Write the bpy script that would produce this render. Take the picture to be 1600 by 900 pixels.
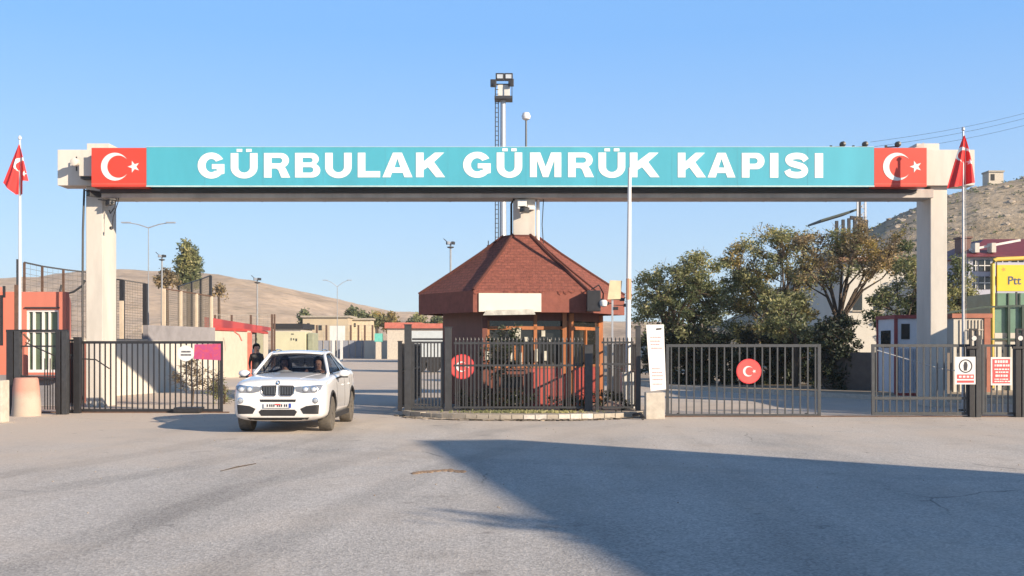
import bpy, bmesh, math, random
from mathutils import Vector, Matrix, noise
from mathutils.bvhtree import BVHTree
for o in list(bpy.data.objects): bpy.data.objects.remove(o)
scene = bpy.context.scene
COL = scene.collection
R = math.radians
# ------------------------------------------------------------------ camera, sky, sun, exposure
EYE = 1.75; HOR = 540.0; F = 1800.0
cam_d = bpy.data.cameras.new('camera'); cam = bpy.data.objects.new('camera', cam_d); COL.objects.link(cam)
cam.location = (0, 0, EYE); cam.rotation_euler = (R(90), 0, 0)
cam_d.sensor_width = 36; cam_d.lens = F / 1600 * 36; cam_d.shift_y = (HOR - 450) / 1600
cam_d.clip_end = 6000; cam_d.clip_start = 0.1
scene.camera = cam
SUN_AZ = 51.0      # degrees to the right of straight behind the camera
SUN_EL = 20.0
world = bpy.data.worlds.new('World'); scene.world = world; world.use_nodes = True
wt = world.node_tree; bgn = wt.nodes['Background']
sky = wt.nodes.new('ShaderNodeTexSky'); sky.sky_type = 'NISHITA'; sky.sun_disc = False
sky.sun_elevation = R(SUN_EL); sky.sun_rotation = R(180 - SUN_AZ)
sky.air_density = 1.0; sky.dust_density = 0.3; sky.ozone_density = 2.2; sky.altitude = 1200
smx = wt.nodes.new('ShaderNodeMix'); smx.data_type = 'RGBA'; smx.inputs[0].default_value = 0.30
wt.links.new(sky.outputs[0], smx.inputs[6]); tcw = wt.nodes.new('ShaderNodeTexCoord'); spw = wt.nodes.new('ShaderNodeSeparateXYZ'); wt.links.new(tcw.outputs['Generated'], spw.inputs[0])
rw1 = wt.nodes.new('ShaderNodeMapRange'); wt.links.new(spw.outputs[2], rw1.inputs[0]); rw1.inputs[1].default_value = 0.04; rw1.inputs[2].default_value = 0.26
cw = wt.nodes.new('ShaderNodeMix'); cw.data_type = 'RGBA'; wt.links.new(rw1.outputs[0], cw.inputs[0]); cw.inputs[6].default_value = (4.9, 7.0, 9.3, 1); cw.inputs[7].default_value = (2.15, 5.15, 10.3, 1)
wt.links.new(cw.outputs[2], smx.inputs[7])       # thin dry-air haze: low sky a little paler and bluer than the raw model
rw2 = wt.nodes.new('ShaderNodeMapRange'); wt.links.new(spw.outputs[2], rw2.inputs[0]); rw2.inputs[1].default_value = 0.30; rw2.inputs[2].default_value = 0.65; rw2.inputs[3].default_value = 0.62; rw2.inputs[4].default_value = 0.05
wt.links.new(rw2.outputs[0], smx.inputs[0])
wt.links.new(smx.outputs[2], bgn.inputs[0]); bgn.inputs[1].default_value = 0.074
sd = bpy.data.lights.new('sun', 'SUN'); sd.energy = 5.0; sd.angle = R(0.5); sd.color = (1.0, 0.82, 0.62)
sun = bpy.data.objects.new('sun', sd); COL.objects.link(sun)
sdir = Vector((math.sin(R(SUN_AZ)) * math.cos(R(SUN_EL)), -math.cos(R(SUN_AZ)) * math.cos(R(SUN_EL)), math.sin(R(SUN_EL))))
sun.rotation_euler = sdir.to_track_quat('Z', 'Y').to_euler(); sun.location = (30, -30, 40)
scene.view_settings.view_transform = 'Standard'; scene.view_settings.look = 'None'
scene.view_settings.exposure = 0.78; scene.view_settings.gamma = 1.0
scene.render.engine = 'CYCLES'
scene.cycles.max_bounces = 6; scene.cycles.transparent_max_bounces = 12

# ------------------------------------------------------------------ helpers
def P(px, py, d):
    return Vector(((px - 800) / F * d, d, EYE + (HOR - py) / F * d))
def PX(px, d): return (px - 800) / F * d
def PZ(py, d): return EYE + (HOR - py) / F * d

class NT:
    def __init__(s, name):
        s.m = bpy.data.materials.new(name); s.m.use_nodes = True
        s.t = s.m.node_tree; s.b = s.t.nodes['Principled BSDF']; s.out = s.t.nodes['Material Output']
    def n(s, kind, **kw):
        nd = s.t.nodes.new(kind)
        for k, v in kw.items():
            if k in nd.inputs: nd.inputs[k].default_value = v
            else: setattr(nd, k, v)
        return nd
    def l(s, a, b): s.t.links.new(a, b)
    def coord(s, scale=1.0, kind='Object'):
        tc = s.n('ShaderNodeTexCoord'); mp = s.n('ShaderNodeMapping')
        mp.inputs['Scale'].default_value = scale if isinstance(scale, tuple) else (scale,) * 3
        s.l(tc.outputs[kind], mp.inputs[0]); return mp.outputs[0]
    def noise(s, scale, detail=4, rough=0.6, co=None, dist=0.0):
        nz = s.n('ShaderNodeTexNoise'); nz.inputs['Scale'].default_value = scale
        nz.inputs['Detail'].default_value = detail; nz.inputs['Roughness'].default_value = rough
        nz.inputs['Distortion'].default_value = dist
        if co is not None: s.l(co, nz.inputs['Vector'])
        return nz.outputs['Fac']
    def ramp(s, fac, stops):
        r = s.n('ShaderNodeValToRGB'); el = r.color_ramp.elements
        while len(el) < len(stops): el.new(0.5)
        for e, (p, c) in zip(el, stops):
            e.position = p; e.color = (c[0], c[1], c[2], 1) if not isinstance(c, (int, float)) else (c, c, c, 1)
        s.l(fac, r.inputs[0]); return r.outputs[0]
    def mix(s, fac, a, b, mode='MIX'):
        m = s.n('ShaderNodeMix'); m.data_type = 'RGBA'; m.blend_type = mode
        for sock, v in ((m.inputs[0], fac), (m.inputs[6], a), (m.inputs[7], b)):
            if hasattr(v, 'links') or hasattr(v, 'is_linked'): s.l(v, sock)
            elif isinstance(v, (int, float)): sock.default_value = v
            else: sock.default_value = (v[0], v[1], v[2], 1)
        return m.outputs[2]
    def bump(s, h, strength=0.3, dist=0.02):
        b = s.n('ShaderNodeBump'); b.inputs['Strength'].default_value = strength; b.inputs['Distance'].default_value = dist
        s.l(h, b.inputs['Height']); s.l(b.outputs[0], s.b.inputs['Normal'])

MATS = {}
def mat(name, col, rough=0.6, metal=0.0, var=0.18, scale=3.0, bump=0.0, bscale=40.0, coat=0.0, spec=0.5, streak=False):
    if name in MATS: return MATS[name]
    t = NT(name); b = t.b
    co = t.coord((1, 1, 0.25) if streak else 1.0)
    nz = t.noise(scale, 6, 0.65, co)
    c2 = tuple(c * (1 - var * 1.3) for c in col); c3 = tuple(min(1, c * (1 + var * 0.5)) for c in col)
    t.l(t.ramp(nz, [(0.3, c2), (0.62, col), (0.8, c3)]), b.inputs['Base Color'])
    b.inputs['Roughness'].default_value = rough; b.inputs['Metallic'].default_value = metal
    b.inputs['Specular IOR Level'].default_value = spec
    if coat: b.inputs['Coat Weight'].default_value = coat; b.inputs['Coat Roughness'].default_value = 0.04
    if bump: t.bump(t.noise(bscale, 5, 0.6, t.coord(1.0)), bump, 0.01)
    MATS[name] = t.m; return t.m

class MB:
    """collects shapes in world (or local) coordinates, links them as ONE mesh object"""
    def __init__(s): s.bm = bmesh.new(); s.mi = 0
    def _face(s, vs):
        try: f = s.bm.faces.new(vs); f.material_index = s.mi; return f
        except ValueError: return None
    def box(s, x0, x1, y0, y1, z0, z1, bev=0.0, rot=0.0, about=None):
        t = bmesh.new(); bmesh.ops.create_cube(t, size=1)
        for v in t.verts:
            v.co = Vector(((x0 + x1) / 2 + v.co.x * (x1 - x0), (y0 + y1) / 2 + v.co.y * (y1 - y0), (z0 + z1) / 2 + v.co.z * (z1 - z0)))
        if bev: bmesh.ops.bevel(t, geom=t.edges[:] , offset=bev, segments=2, affect='EDGES', profile=0.7)
        if rot:
            c = Vector(about) if about is not None else Vector(((x0 + x1) / 2, (y0 + y1) / 2, (z0 + z1) / 2))
            m = Matrix.Translation(c) @ Matrix.Rotation(rot, 4, 'Z') @ Matrix.Translation(-c)
            bmesh.ops.transform(t, matrix=m, verts=t.verts)
        s.merge(t); return s
    def merge(s, t, mtx=None):
        mp = {}
        for v in t.verts: mp[v] = s.bm.verts.new(mtx @ v.co if mtx else v.co)
        for f in t.faces: s._face([mp[v] for v in f.verts])
        t.free()
    def slab(s, a, b, th, z0, z1):
        """upright wall piece from a=(x,y) to b=(x,y), thickness th behind the line"""
        a = Vector(a[:2]); b = Vector(b[:2]); d = (b - a).normalized(); n = Vector((-d.y, d.x)) * th
        s.prism([(a.x, a.y), (b.x, b.y), (b.x + n.x, b.y + n.y), (a.x + n.x, a.y + n.y)], z0, z1); return s
    def prism(s, poly, z0, z1):
        lo = [s.bm.verts.new((p[0], p[1], z0)) for p in poly]; hi = [s.bm.verts.new((p[0], p[1], z1)) for p in poly]
        n = len(poly)
        s._face(lo[::-1]); s._face(hi)
        for i in range(n): s._face([lo[i], lo[(i + 1) % n], hi[(i + 1) % n], hi[i]])
        return s
    def plate(s, poly, o, u, v, th):
        """polygon (a,b) pairs in plane o+a*u+b*v extruded th towards -(u x v) ... th along normal"""
        o = Vector(o); u = Vector(u); v = Vector(v); n = u.cross(v).normalized() * th
        lo = [s.bm.verts.new(o + u * a + v * b) for a, b in poly]
        hi = [s.bm.verts.new(o + u * a + v * b + n) for a, b in poly]
        k = len(poly); s._face(lo[::-1]); s._face(hi)
        for i in range(k): s._face([lo[i], lo[(i + 1) % k], hi[(i + 1) % k], hi[i]])
        return s
    def cyl(s, a, b, r0, r1=None, n=10, caps=True):
        a = Vector(a); b = Vector(b); r1 = r0 if r1 is None else r1
        d = (b - a).normalized(); up = Vector((0, 0, 1)) if abs(d.z) < 0.9 else Vector((1, 0, 0))
        u = d.cross(up).normalized(); w = d.cross(u)
        A = []; B = []
        for i in range(n):
            t = 2 * math.pi * i / n; q = u * math.cos(t) + w * math.sin(t)
            A.append(s.bm.verts.new(a + q * r0)); B.append(s.bm.verts.new(b + q * r1))
        for i in range(n): s._face([A[i], B[i], B[(i + 1) % n], A[(i + 1) % n]])
        if caps: s._face(A[::-1]); s._face(B)
        return s
    def bar(s, a, b, w, h=None):
        """square bar"""
        h = w if h is None else h
        a = Vector(a); b = Vector(b); d = (b - a).normalized(); up = Vector((0, 0, 1)) if abs(d.z) < 0.9 else Vector((0, 1, 0))
        u = d.cross(up).normalized() * w / 2; v = u.cross(d).normalized() * h / 2
        A = [s.bm.verts.new(a + q) for q in (u + v, -u + v, -u - v, u - v)]; B = [s.bm.verts.new(b + q) for q in (u + v, -u + v, -u - v, u - v)]
        for i in range(4): s._face([A[i], A[(i + 1) % 4], B[(i + 1) % 4], B[i]])
        s._face(A[::-1]); s._face(B); return s
    def tube(s, pts, r, n=6):
        pts = [Vector(p) for p in pts]
        rings = []
        for i, p in enumerate(pts):
            d = (pts[min(i + 1, len(pts) - 1)] - pts[max(i - 1, 0)]).normalized()
            up = Vector((0, 0, 1)) if abs(d.z) < 0.95 else Vector((1, 0, 0))
            u = d.cross(up).normalized(); w = d.cross(u)
            rr = r[i] if isinstance(r, (list, tuple)) else r
            rings.append([s.bm.verts.new(p + (u * math.cos(2 * math.pi * k / n) + w * math.sin(2 * math.pi * k / n)) * rr) for k in range(n)])
        for a, b in zip(rings, rings[1:]):
            for k in range(n): s._face([a[k], b[k], b[(k + 1) % n], a[(k + 1) % n]])
        s._face(rings[0][::-1]); s._face(rings[-1]); return s
    def lathe(s, prof, c, axis='Z', n=20):
        """prof: list of (r, h) along the axis, centred on c"""
        c = Vector(c); rings = []
        for r, h in prof:
            ring = []
            for k in range(n):
                t = 2 * math.pi * k / n; a, b = r * math.cos(t), r * math.sin(t)
                v = {'Z': (a, b, h), 'X': (h, a, b), 'Y': (b, h, a)}[axis]
                ring.append(s.bm.verts.new(c + Vector(v)))
            rings.append(ring)
        for a, b in zip(rings, rings[1:]):
            for k in range(n): s._face([a[k], a[(k + 1) % n], b[(k + 1) % n], b[k]])
        s._face(rings[0][::-1]); s._face(rings[-1]); return s
    def quad(s, *pts):
        s._face([s.bm.verts.new(p) for p in pts]); return s
    def build(s, name, m, parent=None, origin=None, smooth=False, fix=True):
        o0 = Vector((0, 0, 0))
        if parent is not None: o0 = Vector(parent.get('_base', (0, 0, 0)))
        elif origin is not None: o0 = Vector(origin)
        for v in s.bm.verts: v.co -= o0
        if fix: bmesh.ops.recalc_face_normals(s.bm, faces=s.bm.faces)
        me = bpy.data.meshes.new(name); s.bm.to_mesh(me); s.bm.free()
        for mm in (m if isinstance(m, (list, tuple)) else [m]): me.materials.append(mm)
        o = bpy.data.objects.new(name, me); COL.objects.link(o)
        if parent is not None: o.parent = parent; o['_base'] = tuple(o0)
        else: o.location = o0; o['_base'] = tuple(o0)
        if smooth: shade(o)
        return o
def shade(o, ang=40):
    me = o.data
    for p in me.polygons: p.use_smooth = True
    bm = bmesh.new(); bm.from_mesh(me)
    for e in bm.edges:
        if len(e.link_faces) == 2 and e.calc_face_angle(0) > R(ang): e.smooth = False
    bm.to_mesh(me); bm.free()
def thing(name, label, cat, loc, group=None):
    o = bpy.data.objects.new(name, None); COL.objects.link(o); o.location = loc; o.empty_display_size = 0.3
    o['_base'] = tuple(loc); return tag(o, label, cat, group)
def tag(o, label, cat, group=None, kind=None):
    if label: o['label'] = label
    if cat: o['category'] = cat
    if group: o['group'] = group
    if kind: o['kind'] = kind
    return o
def struct(o, kind='structure'): o['kind'] = kind; return o
def dup(root, loc, rotz=0, label=None):
    r = root.copy(); COL.objects.link(r); r.location = loc; r.rotation_euler = (0, 0, rotz)
    if label: r['label'] = label
    def rec(a, b):
        for ch in [c for c in COL.objects if c.parent == a]:
            c = ch.copy(); COL.objects.link(c); c.parent = b; rec(ch, c)
    rec(root, r); return r
def bake(o):
    """replace an object's mesh by its evaluated one"""
    dg = bpy.context.evaluated_depsgraph_get(); dg.update()
    me = bpy.data.meshes.new_from_object(o.evaluated_get(dg)); o.modifiers.clear(); o.data = me; return o
def curve_mesh(polys, extrude):
    cu = bpy.data.curves.new('c', 'CURVE'); cu.dimensions = '2D'; cu.fill_mode = 'BOTH'; cu.extrude = extrude
    for p in polys:
        sp = cu.splines.new('POLY'); sp.points.add(len(p) - 1); sp.use_cyclic_u = True
        for q, (x, y) in zip(sp.points, p): q.co = (x, y, 0, 1)
    o = bpy.data.objects.new('c', cu); COL.objects.link(o)
    dg = bpy.context.evaluated_depsgraph_get(); me = bpy.data.meshes.new_from_object(o.evaluated_get(dg))
    bpy.data.objects.remove(o); return me
def text_mesh(body, size, bold=0.0, extrude=0.003, align='CENTER'):
    cu = bpy.data.curves.new('t', 'FONT'); cu.body = body; cu.size = size; cu.offset = bold; cu.extrude = extrude; cu.align_x = align; cu.align_y = 'CENTER'
    o = bpy.data.objects.new('t', cu); COL.objects.link(o)
    dg = bpy.context.evaluated_depsgraph_get(); me = bpy.data.meshes.new_from_object(o.evaluated_get(dg))
    bpy.data.objects.remove(o); return me
def place_flat(me, name, m, c, parent=None, rot=0.0, tilt=0.0):
    """mesh drawn in XY -> stands upright facing -Y (rot about Z) at world point c"""
    M = Matrix.Translation(Vector(c)) @ Matrix.Rotation(rot, 4, 'Z') @ Matrix.Rotation(R(90), 4, 'X') @ Matrix.Rotation(tilt, 4, 'Z')
    base = Vector(parent.get('_base', (0, 0, 0))) if parent is not None else Vector(c)
    me.transform(Matrix.Translation(-base) @ M)
    me.materials.clear(); me.materials.append(m)
    o = bpy.data.objects.new(name, me); COL.objects.link(o); o['_base'] = tuple(base)
    if parent is not None: o.parent = parent
    else: o.location = base
    return o
def circle(cx, cy, r, n=32): return [(cx + r * math.cos(2 * math.pi * k / n), cy + r * math.sin(2 * math.pi * k / n)) for k in range(n)]
def crescent(cx, cy, r, ang=0.0, n=26):
    ri = r * 0.8; off = r * 0.25
    x = (r * r - ri * ri + off * off) / (2 * off); a1 = math.acos(x / r); a2 = math.acos((x - off) / ri)
    pts = [(r * math.cos(a1 + (2 * math.pi - 2 * a1) * k / n), r * math.sin(a1 + (2 * math.pi - 2 * a1) * k / n)) for k in range(n + 1)]
    pts += [(off + ri * math.cos(-a2 - (2 * math.pi - 2 * a2) * k / n), ri * math.sin(-a2 - (2 * math.pi - 2 * a2) * k / n)) for k in range(1, n)]
    return [(cx + a * math.cos(ang) - b * math.sin(ang), cy + a * math.sin(ang) + b * math.cos(ang)) for a, b in pts]
def star(cx, cy, r, ang=math.pi):
    return [(cx + (r if k % 2 == 0 else r * 0.40) * math.cos(ang + k * math.pi / 5), cy + (r if k % 2 == 0 else r * 0.40) * math.sin(ang + k * math.pi / 5)) for k in range(10)]
def inpoly(x, y, poly):
    c = False; j = len(poly) - 1
    for i in range(len(poly)):
        xi, yi = poly[i]; xj, yj = poly[j]
        if (yi > y) != (yj > y) and x < (xj - xi) * (y - yi) / (yj - yi) + xi: c = not c
        j = i
    return c
FRONT = (Vector((1, 0, 0)), Vector((0, 0, 1)))      # u x v = -Y : plates grow towards the camera

# ------------------------------------------------------------------ materials
def m_leaf(name, c1, c2, c3, trans=0.35, nscale=0.5):
    t = NT(name); g = t.n('ShaderNodeNewGeometry'); co = t.coord(1.0)
    nz = t.noise(nscale, 3, 0.6, co)
    a = t.ramp(g.outputs['Random Per Island'], [(0.0, c1), (0.5, c2), (1.0, c3)])
    k = t.ramp(nz, [(0.38, (0.55, 0.62, 0.62)), (0.62, (1.3, 1.2, 1.0))])
    col = t.mix(1.0, a, k, 'MULTIPLY'); t.l(col, t.b.inputs['Base Color']); t.b.inputs['Roughness'].default_value = 0.55
    tr = t.n('ShaderNodeBsdfTranslucent'); t.l(col, tr.inputs[0]); ms = t.n('ShaderNodeMixShader'); ms.inputs[0].default_value = trans
    t.l(t.b.outputs[0], ms.inputs[1]); t.l(tr.outputs[0], ms.inputs[2]); t.l(ms.outputs[0], t.out.inputs[0]); return t.m
LEAF_OLIVE = m_leaf('leaf_olive', (0.19, 0.215, 0.095), (0.27, 0.29, 0.14), (0.42, 0.40, 0.24))
LEAF_DARK = m_leaf('leaf_dark', (0.09, 0.12, 0.06), (0.14, 0.175, 0.085), (0.23, 0.25, 0.14))
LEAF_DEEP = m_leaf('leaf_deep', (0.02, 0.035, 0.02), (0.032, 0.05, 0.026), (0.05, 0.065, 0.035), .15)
LEAF_AUTUMN = m_leaf('leaf_autumn', (0.26, 0.22, 0.08), (0.38, 0.29, 0.12), (0.24, 0.24, 0.12))
LEAF_DRY = m_leaf('leaf_dry', (0.28, 0.21, 0.13), (0.36, 0.28, 0.17), (0.22, 0.19, 0.11))
BARK = mat('bark', (0.10, 0.075, 0.055), 0.9, var=0.3, scale=8, bump=0.5, bscale=20)
CREAM = mat('cream_plaster', (0.60, 0.57, 0.515), 0.85, var=0.2, scale=1.2, bump=0.15, bscale=30, streak=True)
CONC = mat('concrete', (0.40, 0.36, 0.30), 0.9, var=0.22, scale=4, bump=0.4, bscale=30)
CONC_L = mat('pale_concrete', (0.55, 0.50, 0.42), 0.9, var=0.2, scale=5, bump=0.4, bscale=35)
BEAM = mat('beam_grey', (0.52, 0.48, 0.44), 0.8, var=0.25, scale=1.5, streak=True)
TEAL = mat('teal_sheet', (0.075, 0.39, 0.50), 0.42, var=0.12, scale=0.9, streak=True)
REDP = mat('red_sheet', (0.62, 0.055, 0.033), 0.45, var=0.05, scale=1)
WHITE = mat('white_sheet', (0.70, 0.70, 0.69), 0.5, var=0.04, scale=1)
WHITE_D = mat('dirty_white', (0.66, 0.66, 0.63), 0.6, var=0.15, scale=3, streak=True)
BLACKM = mat('black_paint_steel', (0.026, 0.026, 0.029), 0.45, var=0.25, scale=9)
GREYM = mat('grey_paint_steel', (0.075, 0.080, 0.085), 0.42, metal=0.2, var=0.2, scale=9)
DKGREY = mat('dark_grey_steel', (0.05, 0.052, 0.056), 0.45, metal=0.1, var=0.25, scale=9)
GALV = mat('galvanised_steel', (0.50, 0.52, 0.54), 0.45, metal=0.5, var=0.15, scale=6)
RUST = mat('rusty_steel', (0.13, 0.075, 0.05), 0.8, var=0.3, scale=9)
WOOD = mat('orange_wood', (0.42, 0.155, 0.055), 0.5, var=0.25, scale=6, streak=True)
BROWN = mat('brown_panel', (0.16, 0.055, 0.04), 0.55, var=0.2, scale=4, streak=True)
REDWALL = mat('red_panel', (0.42, 0.075, 0.06), 0.55, var=0.2, scale=4, streak=True)
RUBBER = mat('rubber', (0.025, 0.025, 0.027), 0.8, var=0.3, scale=12)
DUSTYT = mat('dusty_tyre', (0.16, 0.14, 0.12), 0.9, var=0.3, scale=10)
DARK = mat('dark_interior', (0.015, 0.015, 0.017), 0.8)
SKIN = mat('skin', (0.50, 0.27, 0.19), 0.5, var=0.06)
HAIR = mat('hair_black', (0.015, 0.012, 0.011), 0.5)
BLACKC = mat('black_cloth', (0.012, 0.012, 0.015), 0.9, bump=0.3, bscale=60)
def m_glass(name, tint=(0.02, 0.03, 0.04), t_=0.35, rough=0.03):
    t = NT(name); t.b.inputs['Base Color'].default_value = (*tint, 1); t.b.inputs['Roughness'].default_value = rough
    t.b.inputs['Specular IOR Level'].default_value = 0.6
    tr = t.n('ShaderNodeBsdfTransparent'); tr.inputs[0].default_value = (0.86, 0.88, 0.90, 1)
    ms = t.n('ShaderNodeMixShader'); ms.inputs[0].default_value = t_
    t.l(t.b.outputs[0], ms.inputs[1]); t.l(tr.outputs[0], ms.inputs[2]); t.l(ms.outputs[0], t.out.inputs[0]); return t.m
GLASS = m_glass('window_glass', (0.03, 0.04, 0.045), 0.25)
CARGLASS = m_glass('car_glass', (0.004, 0.008, 0.022), 0.78)
DGLASS = m_glass('dark_glass', (0.02, 0.022, 0.022), 0.12)
GGLASS = mat('green_glass', (0.16, 0.27, 0.20), 0.15, var=0.15, scale=2)

def m_ground():
    t = NT('dry_earth'); co = t.coord(1.0)
    a = t.ramp(t.noise(0.08, 6, 0.6, co), [(0.3, (0.30, 0.24, 0.17)), (0.6, (0.38, 0.31, 0.23)), (0.75, (0.26, 0.23, 0.15))])
    b = t.ramp(t.noise(3, 8, 0.7, co), [(0.3, 0.75), (0.7, 1.15)])
    t.l(t.mix(1.0, a, b, 'MULTIPLY'), t.b.inputs['Base Color']); t.b.inputs['Roughness'].default_value = 0.95
    t.bump(t.noise(6, 8, 0.7, co), 0.5, 0.05); return t.m
def m_road():
    t = NT('dusty_asphalt'); co = t.coord(1.0)
    # dust cover strongest on the left edge and along the gate line
    sep = t.n('ShaderNodeSeparateXYZ'); t.l(co, sep.inputs[0])
    mr = t.n('ShaderNodeMapRange'); t.l(sep.outputs[0], mr.inputs[0]); mr.inputs[1].default_value = -4.5; mr.inputs[2].default_value = -12.0
    mr2 = t.n('ShaderNodeMapRange'); t.l(sep.outputs[1], mr2.inputs[0]); mr2.inputs[1].default_value = 15.0; mr2.inputs[2].default_value = 27.0
    n1 = t.noise(0.35, 6, 0.65, co, 0.6); n1s = t.n('ShaderNodeMath', operation='MULTIPLY_ADD'); t.l(n1, n1s.inputs[0]); n1s.inputs[1].default_value = 1.6; n1s.inputs[2].default_value = -0.8
    ad = t.n('ShaderNodeMath', operation='MULTIPLY'); t.l(mr.outputs[0], ad.inputs[0]); ad.inputs[1].default_value = 0.9
    ad2 = t.n('ShaderNodeMath', operation='MULTIPLY_ADD'); t.l(mr2.outputs[0], ad2.inputs[0]); ad2.inputs[1].default_value = 0.62; t.l(ad.outputs[0], ad2.inputs[2])
    ad3 = t.n('ShaderNodeMath', operation='ADD'); t.l(ad2.outputs[0], ad3.inputs[0]); t.l(n1s.outputs[0], ad3.inputs[1]); ad3.use_clamp = True
    grain = t.noise(70, 3, 0.75, co); vo = t.n('ShaderNodeTexVoronoi'); vo.inputs['Scale'].default_value = 42; t.l(co, vo.inputs['Vector'])
    stones = t.ramp(vo.outputs['Color'], [(0.15, (0.36, 0.345, 0.325)), (0.5, (0.46, 0.443, 0.42)), (0.9, (0.59, 0.565, 0.53))])
    g2 = t.ramp(grain, [(0.3, 0.86), (0.7, 1.13)])
    asph = t.mix(1.0, stones, g2, 'MULTIPLY')
    big = t.ramp(t.noise(0.5, 5, 0.6, t.coord((1, 0.35, 1))), [(0.3, 0.80), (0.5, 1.0), (0.72, 1.12)])
    asph = t.mix(1.0, asph, big, 'MULTIPLY')
    # darker sealed tracks running with the traffic, wavering
    wv = t.noise(0.9, 4, 0.5, t.coord((0.9, 0.05, 1)), 0.3)
    asph = t.mix(1.0, asph, t.ramp(wv, [(0.36, 0.86), (0.52, 1.03)]), 'MULTIPLY')
    # tyre tracks sweeping from the gate to the lower left and straight out of it
    def track(cx, cy, r0, w, k):
        vd = t.n('ShaderNodeVectorMath', operation='DISTANCE'); t.l(co, vd.inputs[0]); vd.inputs[1].default_value = (cx, cy, 0)
        wob = t.noise(0.5, 3, 0.5, co); a1 = t.n('ShaderNodeMath', operation='MULTIPLY_ADD'); t.l(wob, a1.inputs[0]); a1.inputs[1].default_value = 0.5; t.l(vd.outputs['Value'], a1.inputs[2])
        s1 = t.n('ShaderNodeMath', operation='SUBTRACT'); t.l(a1.outputs[0], s1.inputs[0]); s1.inputs[1].default_value = r0 + 0.25
        ab = t.n('ShaderNodeMath', operation='ABSOLUTE'); t.l(s1.outputs[0], ab.inputs[0])
        rr_ = t.ramp(ab.outputs[0], [(0.0, k), (w * 0.6, k), (w, 1.0)]); return rr_
    for cx_, cy_, r_, w_, k_ in ((-30, 24, 24.6, .34, .84), (-30, 24, 26.3, .32, .86), (-34, 16, 31.2, .5, .93), (40, 6, 44.0, .34, .86), (40, 6, 42.3, .32, .87), (20, 60, 47, .35, .93), (20, 60, 45.2, .3, .94), (-60, 10, 60.5, .45, .93)):
        asph = t.mix(1.0, asph, track(cx_, cy_, r_, w_, k_), 'MULTIPLY')
    oil = t.ramp(t.noise(0.7, 5, 0.6, co), [(0.62, 1.0), (0.70, 0.80)]); asph = t.mix(1.0, asph, oil, 'MULTIPLY')
    dust = t.mix(t.noise(9, 6, 0.7, co), (0.50, 0.425, 0.35), (0.66, 0.575, 0.48))
    cm = t.mix(ad3.outputs[0], asph, dust)
    # thin cracks
    vc = t.n('ShaderNodeTexVoronoi', feature='DISTANCE_TO_EDGE'); vc.inputs['Scale'].default_value = 0.23
    nzv = t.n('ShaderNodeTexNoise'); nzv.inputs['Scale'].default_value = 1.4; nzv.inputs['Detail'].default_value = 6; t.l(co, nzv.inputs['Vector'])
    mxv = t.mix(0.22, co, nzv.outputs['Color']); t.l(mxv, vc.inputs['Vector'])
    crack = t.ramp(vc.outputs['Distance'], [(0.0, 0.0), (0.0022, 1.0)])
    cmask = t.ramp(t.noise(0.25, 3, 0.5, co), [(0.52, 1.0), (0.6, 0.0)])
    ck = t.mix(cmask, crack, (1, 1, 1))
    ckk = t.ramp(ck, [(0.0, 0.55), (1.0, 1.0)])
    cm = t.mix(1.0, cm, ckk, 'MULTIPLY')
    spots = t.ramp(t.noise(2.2, 3, 0.5, co), [(0.26, 0.72), (0.33, 1.0)])
    cm = t.mix(1.0, cm, spots, 'MULTIPLY')
    t.l(cm, t.b.inputs['Base Color']); t.b.inputs['Roughness'].default_value = 0.92; t.b.inputs['Specular IOR Level'].default_value = 0.25
    hs = t.n('ShaderNodeMath', operation='ADD'); t.l(grain, hs.inputs[0]); t.l(vo.outputs['Distance'], hs.inputs[1])
    t.bump(hs.outputs[0], 0.32, 0.012); return t.m
def m_hill(name, c1, c2, c3, s=0.05, rocky=False):
    t = NT(name); co = t.coord(1.0)
    a = t.ramp(t.noise(s, 8, 0.65, co, 0.4), [(0.3, c1), (0.5, c2), (0.7, c3)])
    b = t.ramp(t.noise(s * 12, 6, 0.7, co), [(0.32, 0.72), (0.62, 1.15)])
    c = t.mix(1.0, a, b, 'MULTIPLY')
    if not rocky:
        v0 = t.n('ShaderNodeTexVoronoi'); v0.inputs['Scale'].default_value = 0.16; t.l(co, v0.inputs['Vector'])
        c = t.mix(t.ramp(v0.outputs['Distance'], [(0.10, 0.55), (0.22, 0.0)]), c, (0.25, 0.22, 0.14))
        g_ = t.noise(0.03, 8, 0.7, t.coord((1, .25, 1)), 1.5)
        c = t.mix(1.0, c, t.ramp(g_, [(0.40, 0.80), (0.48, 1.0), (0.60, 1.06)]), 'MULTIPLY')
    if rocky:
        v = t.n('ShaderNodeTexVoronoi'); v.inputs['Scale'].default_value = 0.45; t.l(co, v.inputs['Vector'])
        c = t.mix(t.ramp(v.outputs['Distance'], [(0.18, 0.8), (0.32, 0.0)]), c, (0.11, 0.10, 0.06))
        c = t.mix(t.ramp(t.noise(0.9, 6, 0.7, co), [(0.58, 0.0), (0.66, 0.8)]), c, (0.46, 0.40, 0.33))
    t.l(c, t.b.inputs['Base Color']); t.b.inputs['Roughness'].default_value = 0.95
    t.bump(t.noise(s * 10, 8, 0.7, co), 0.9, 1.0); return t.m
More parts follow.
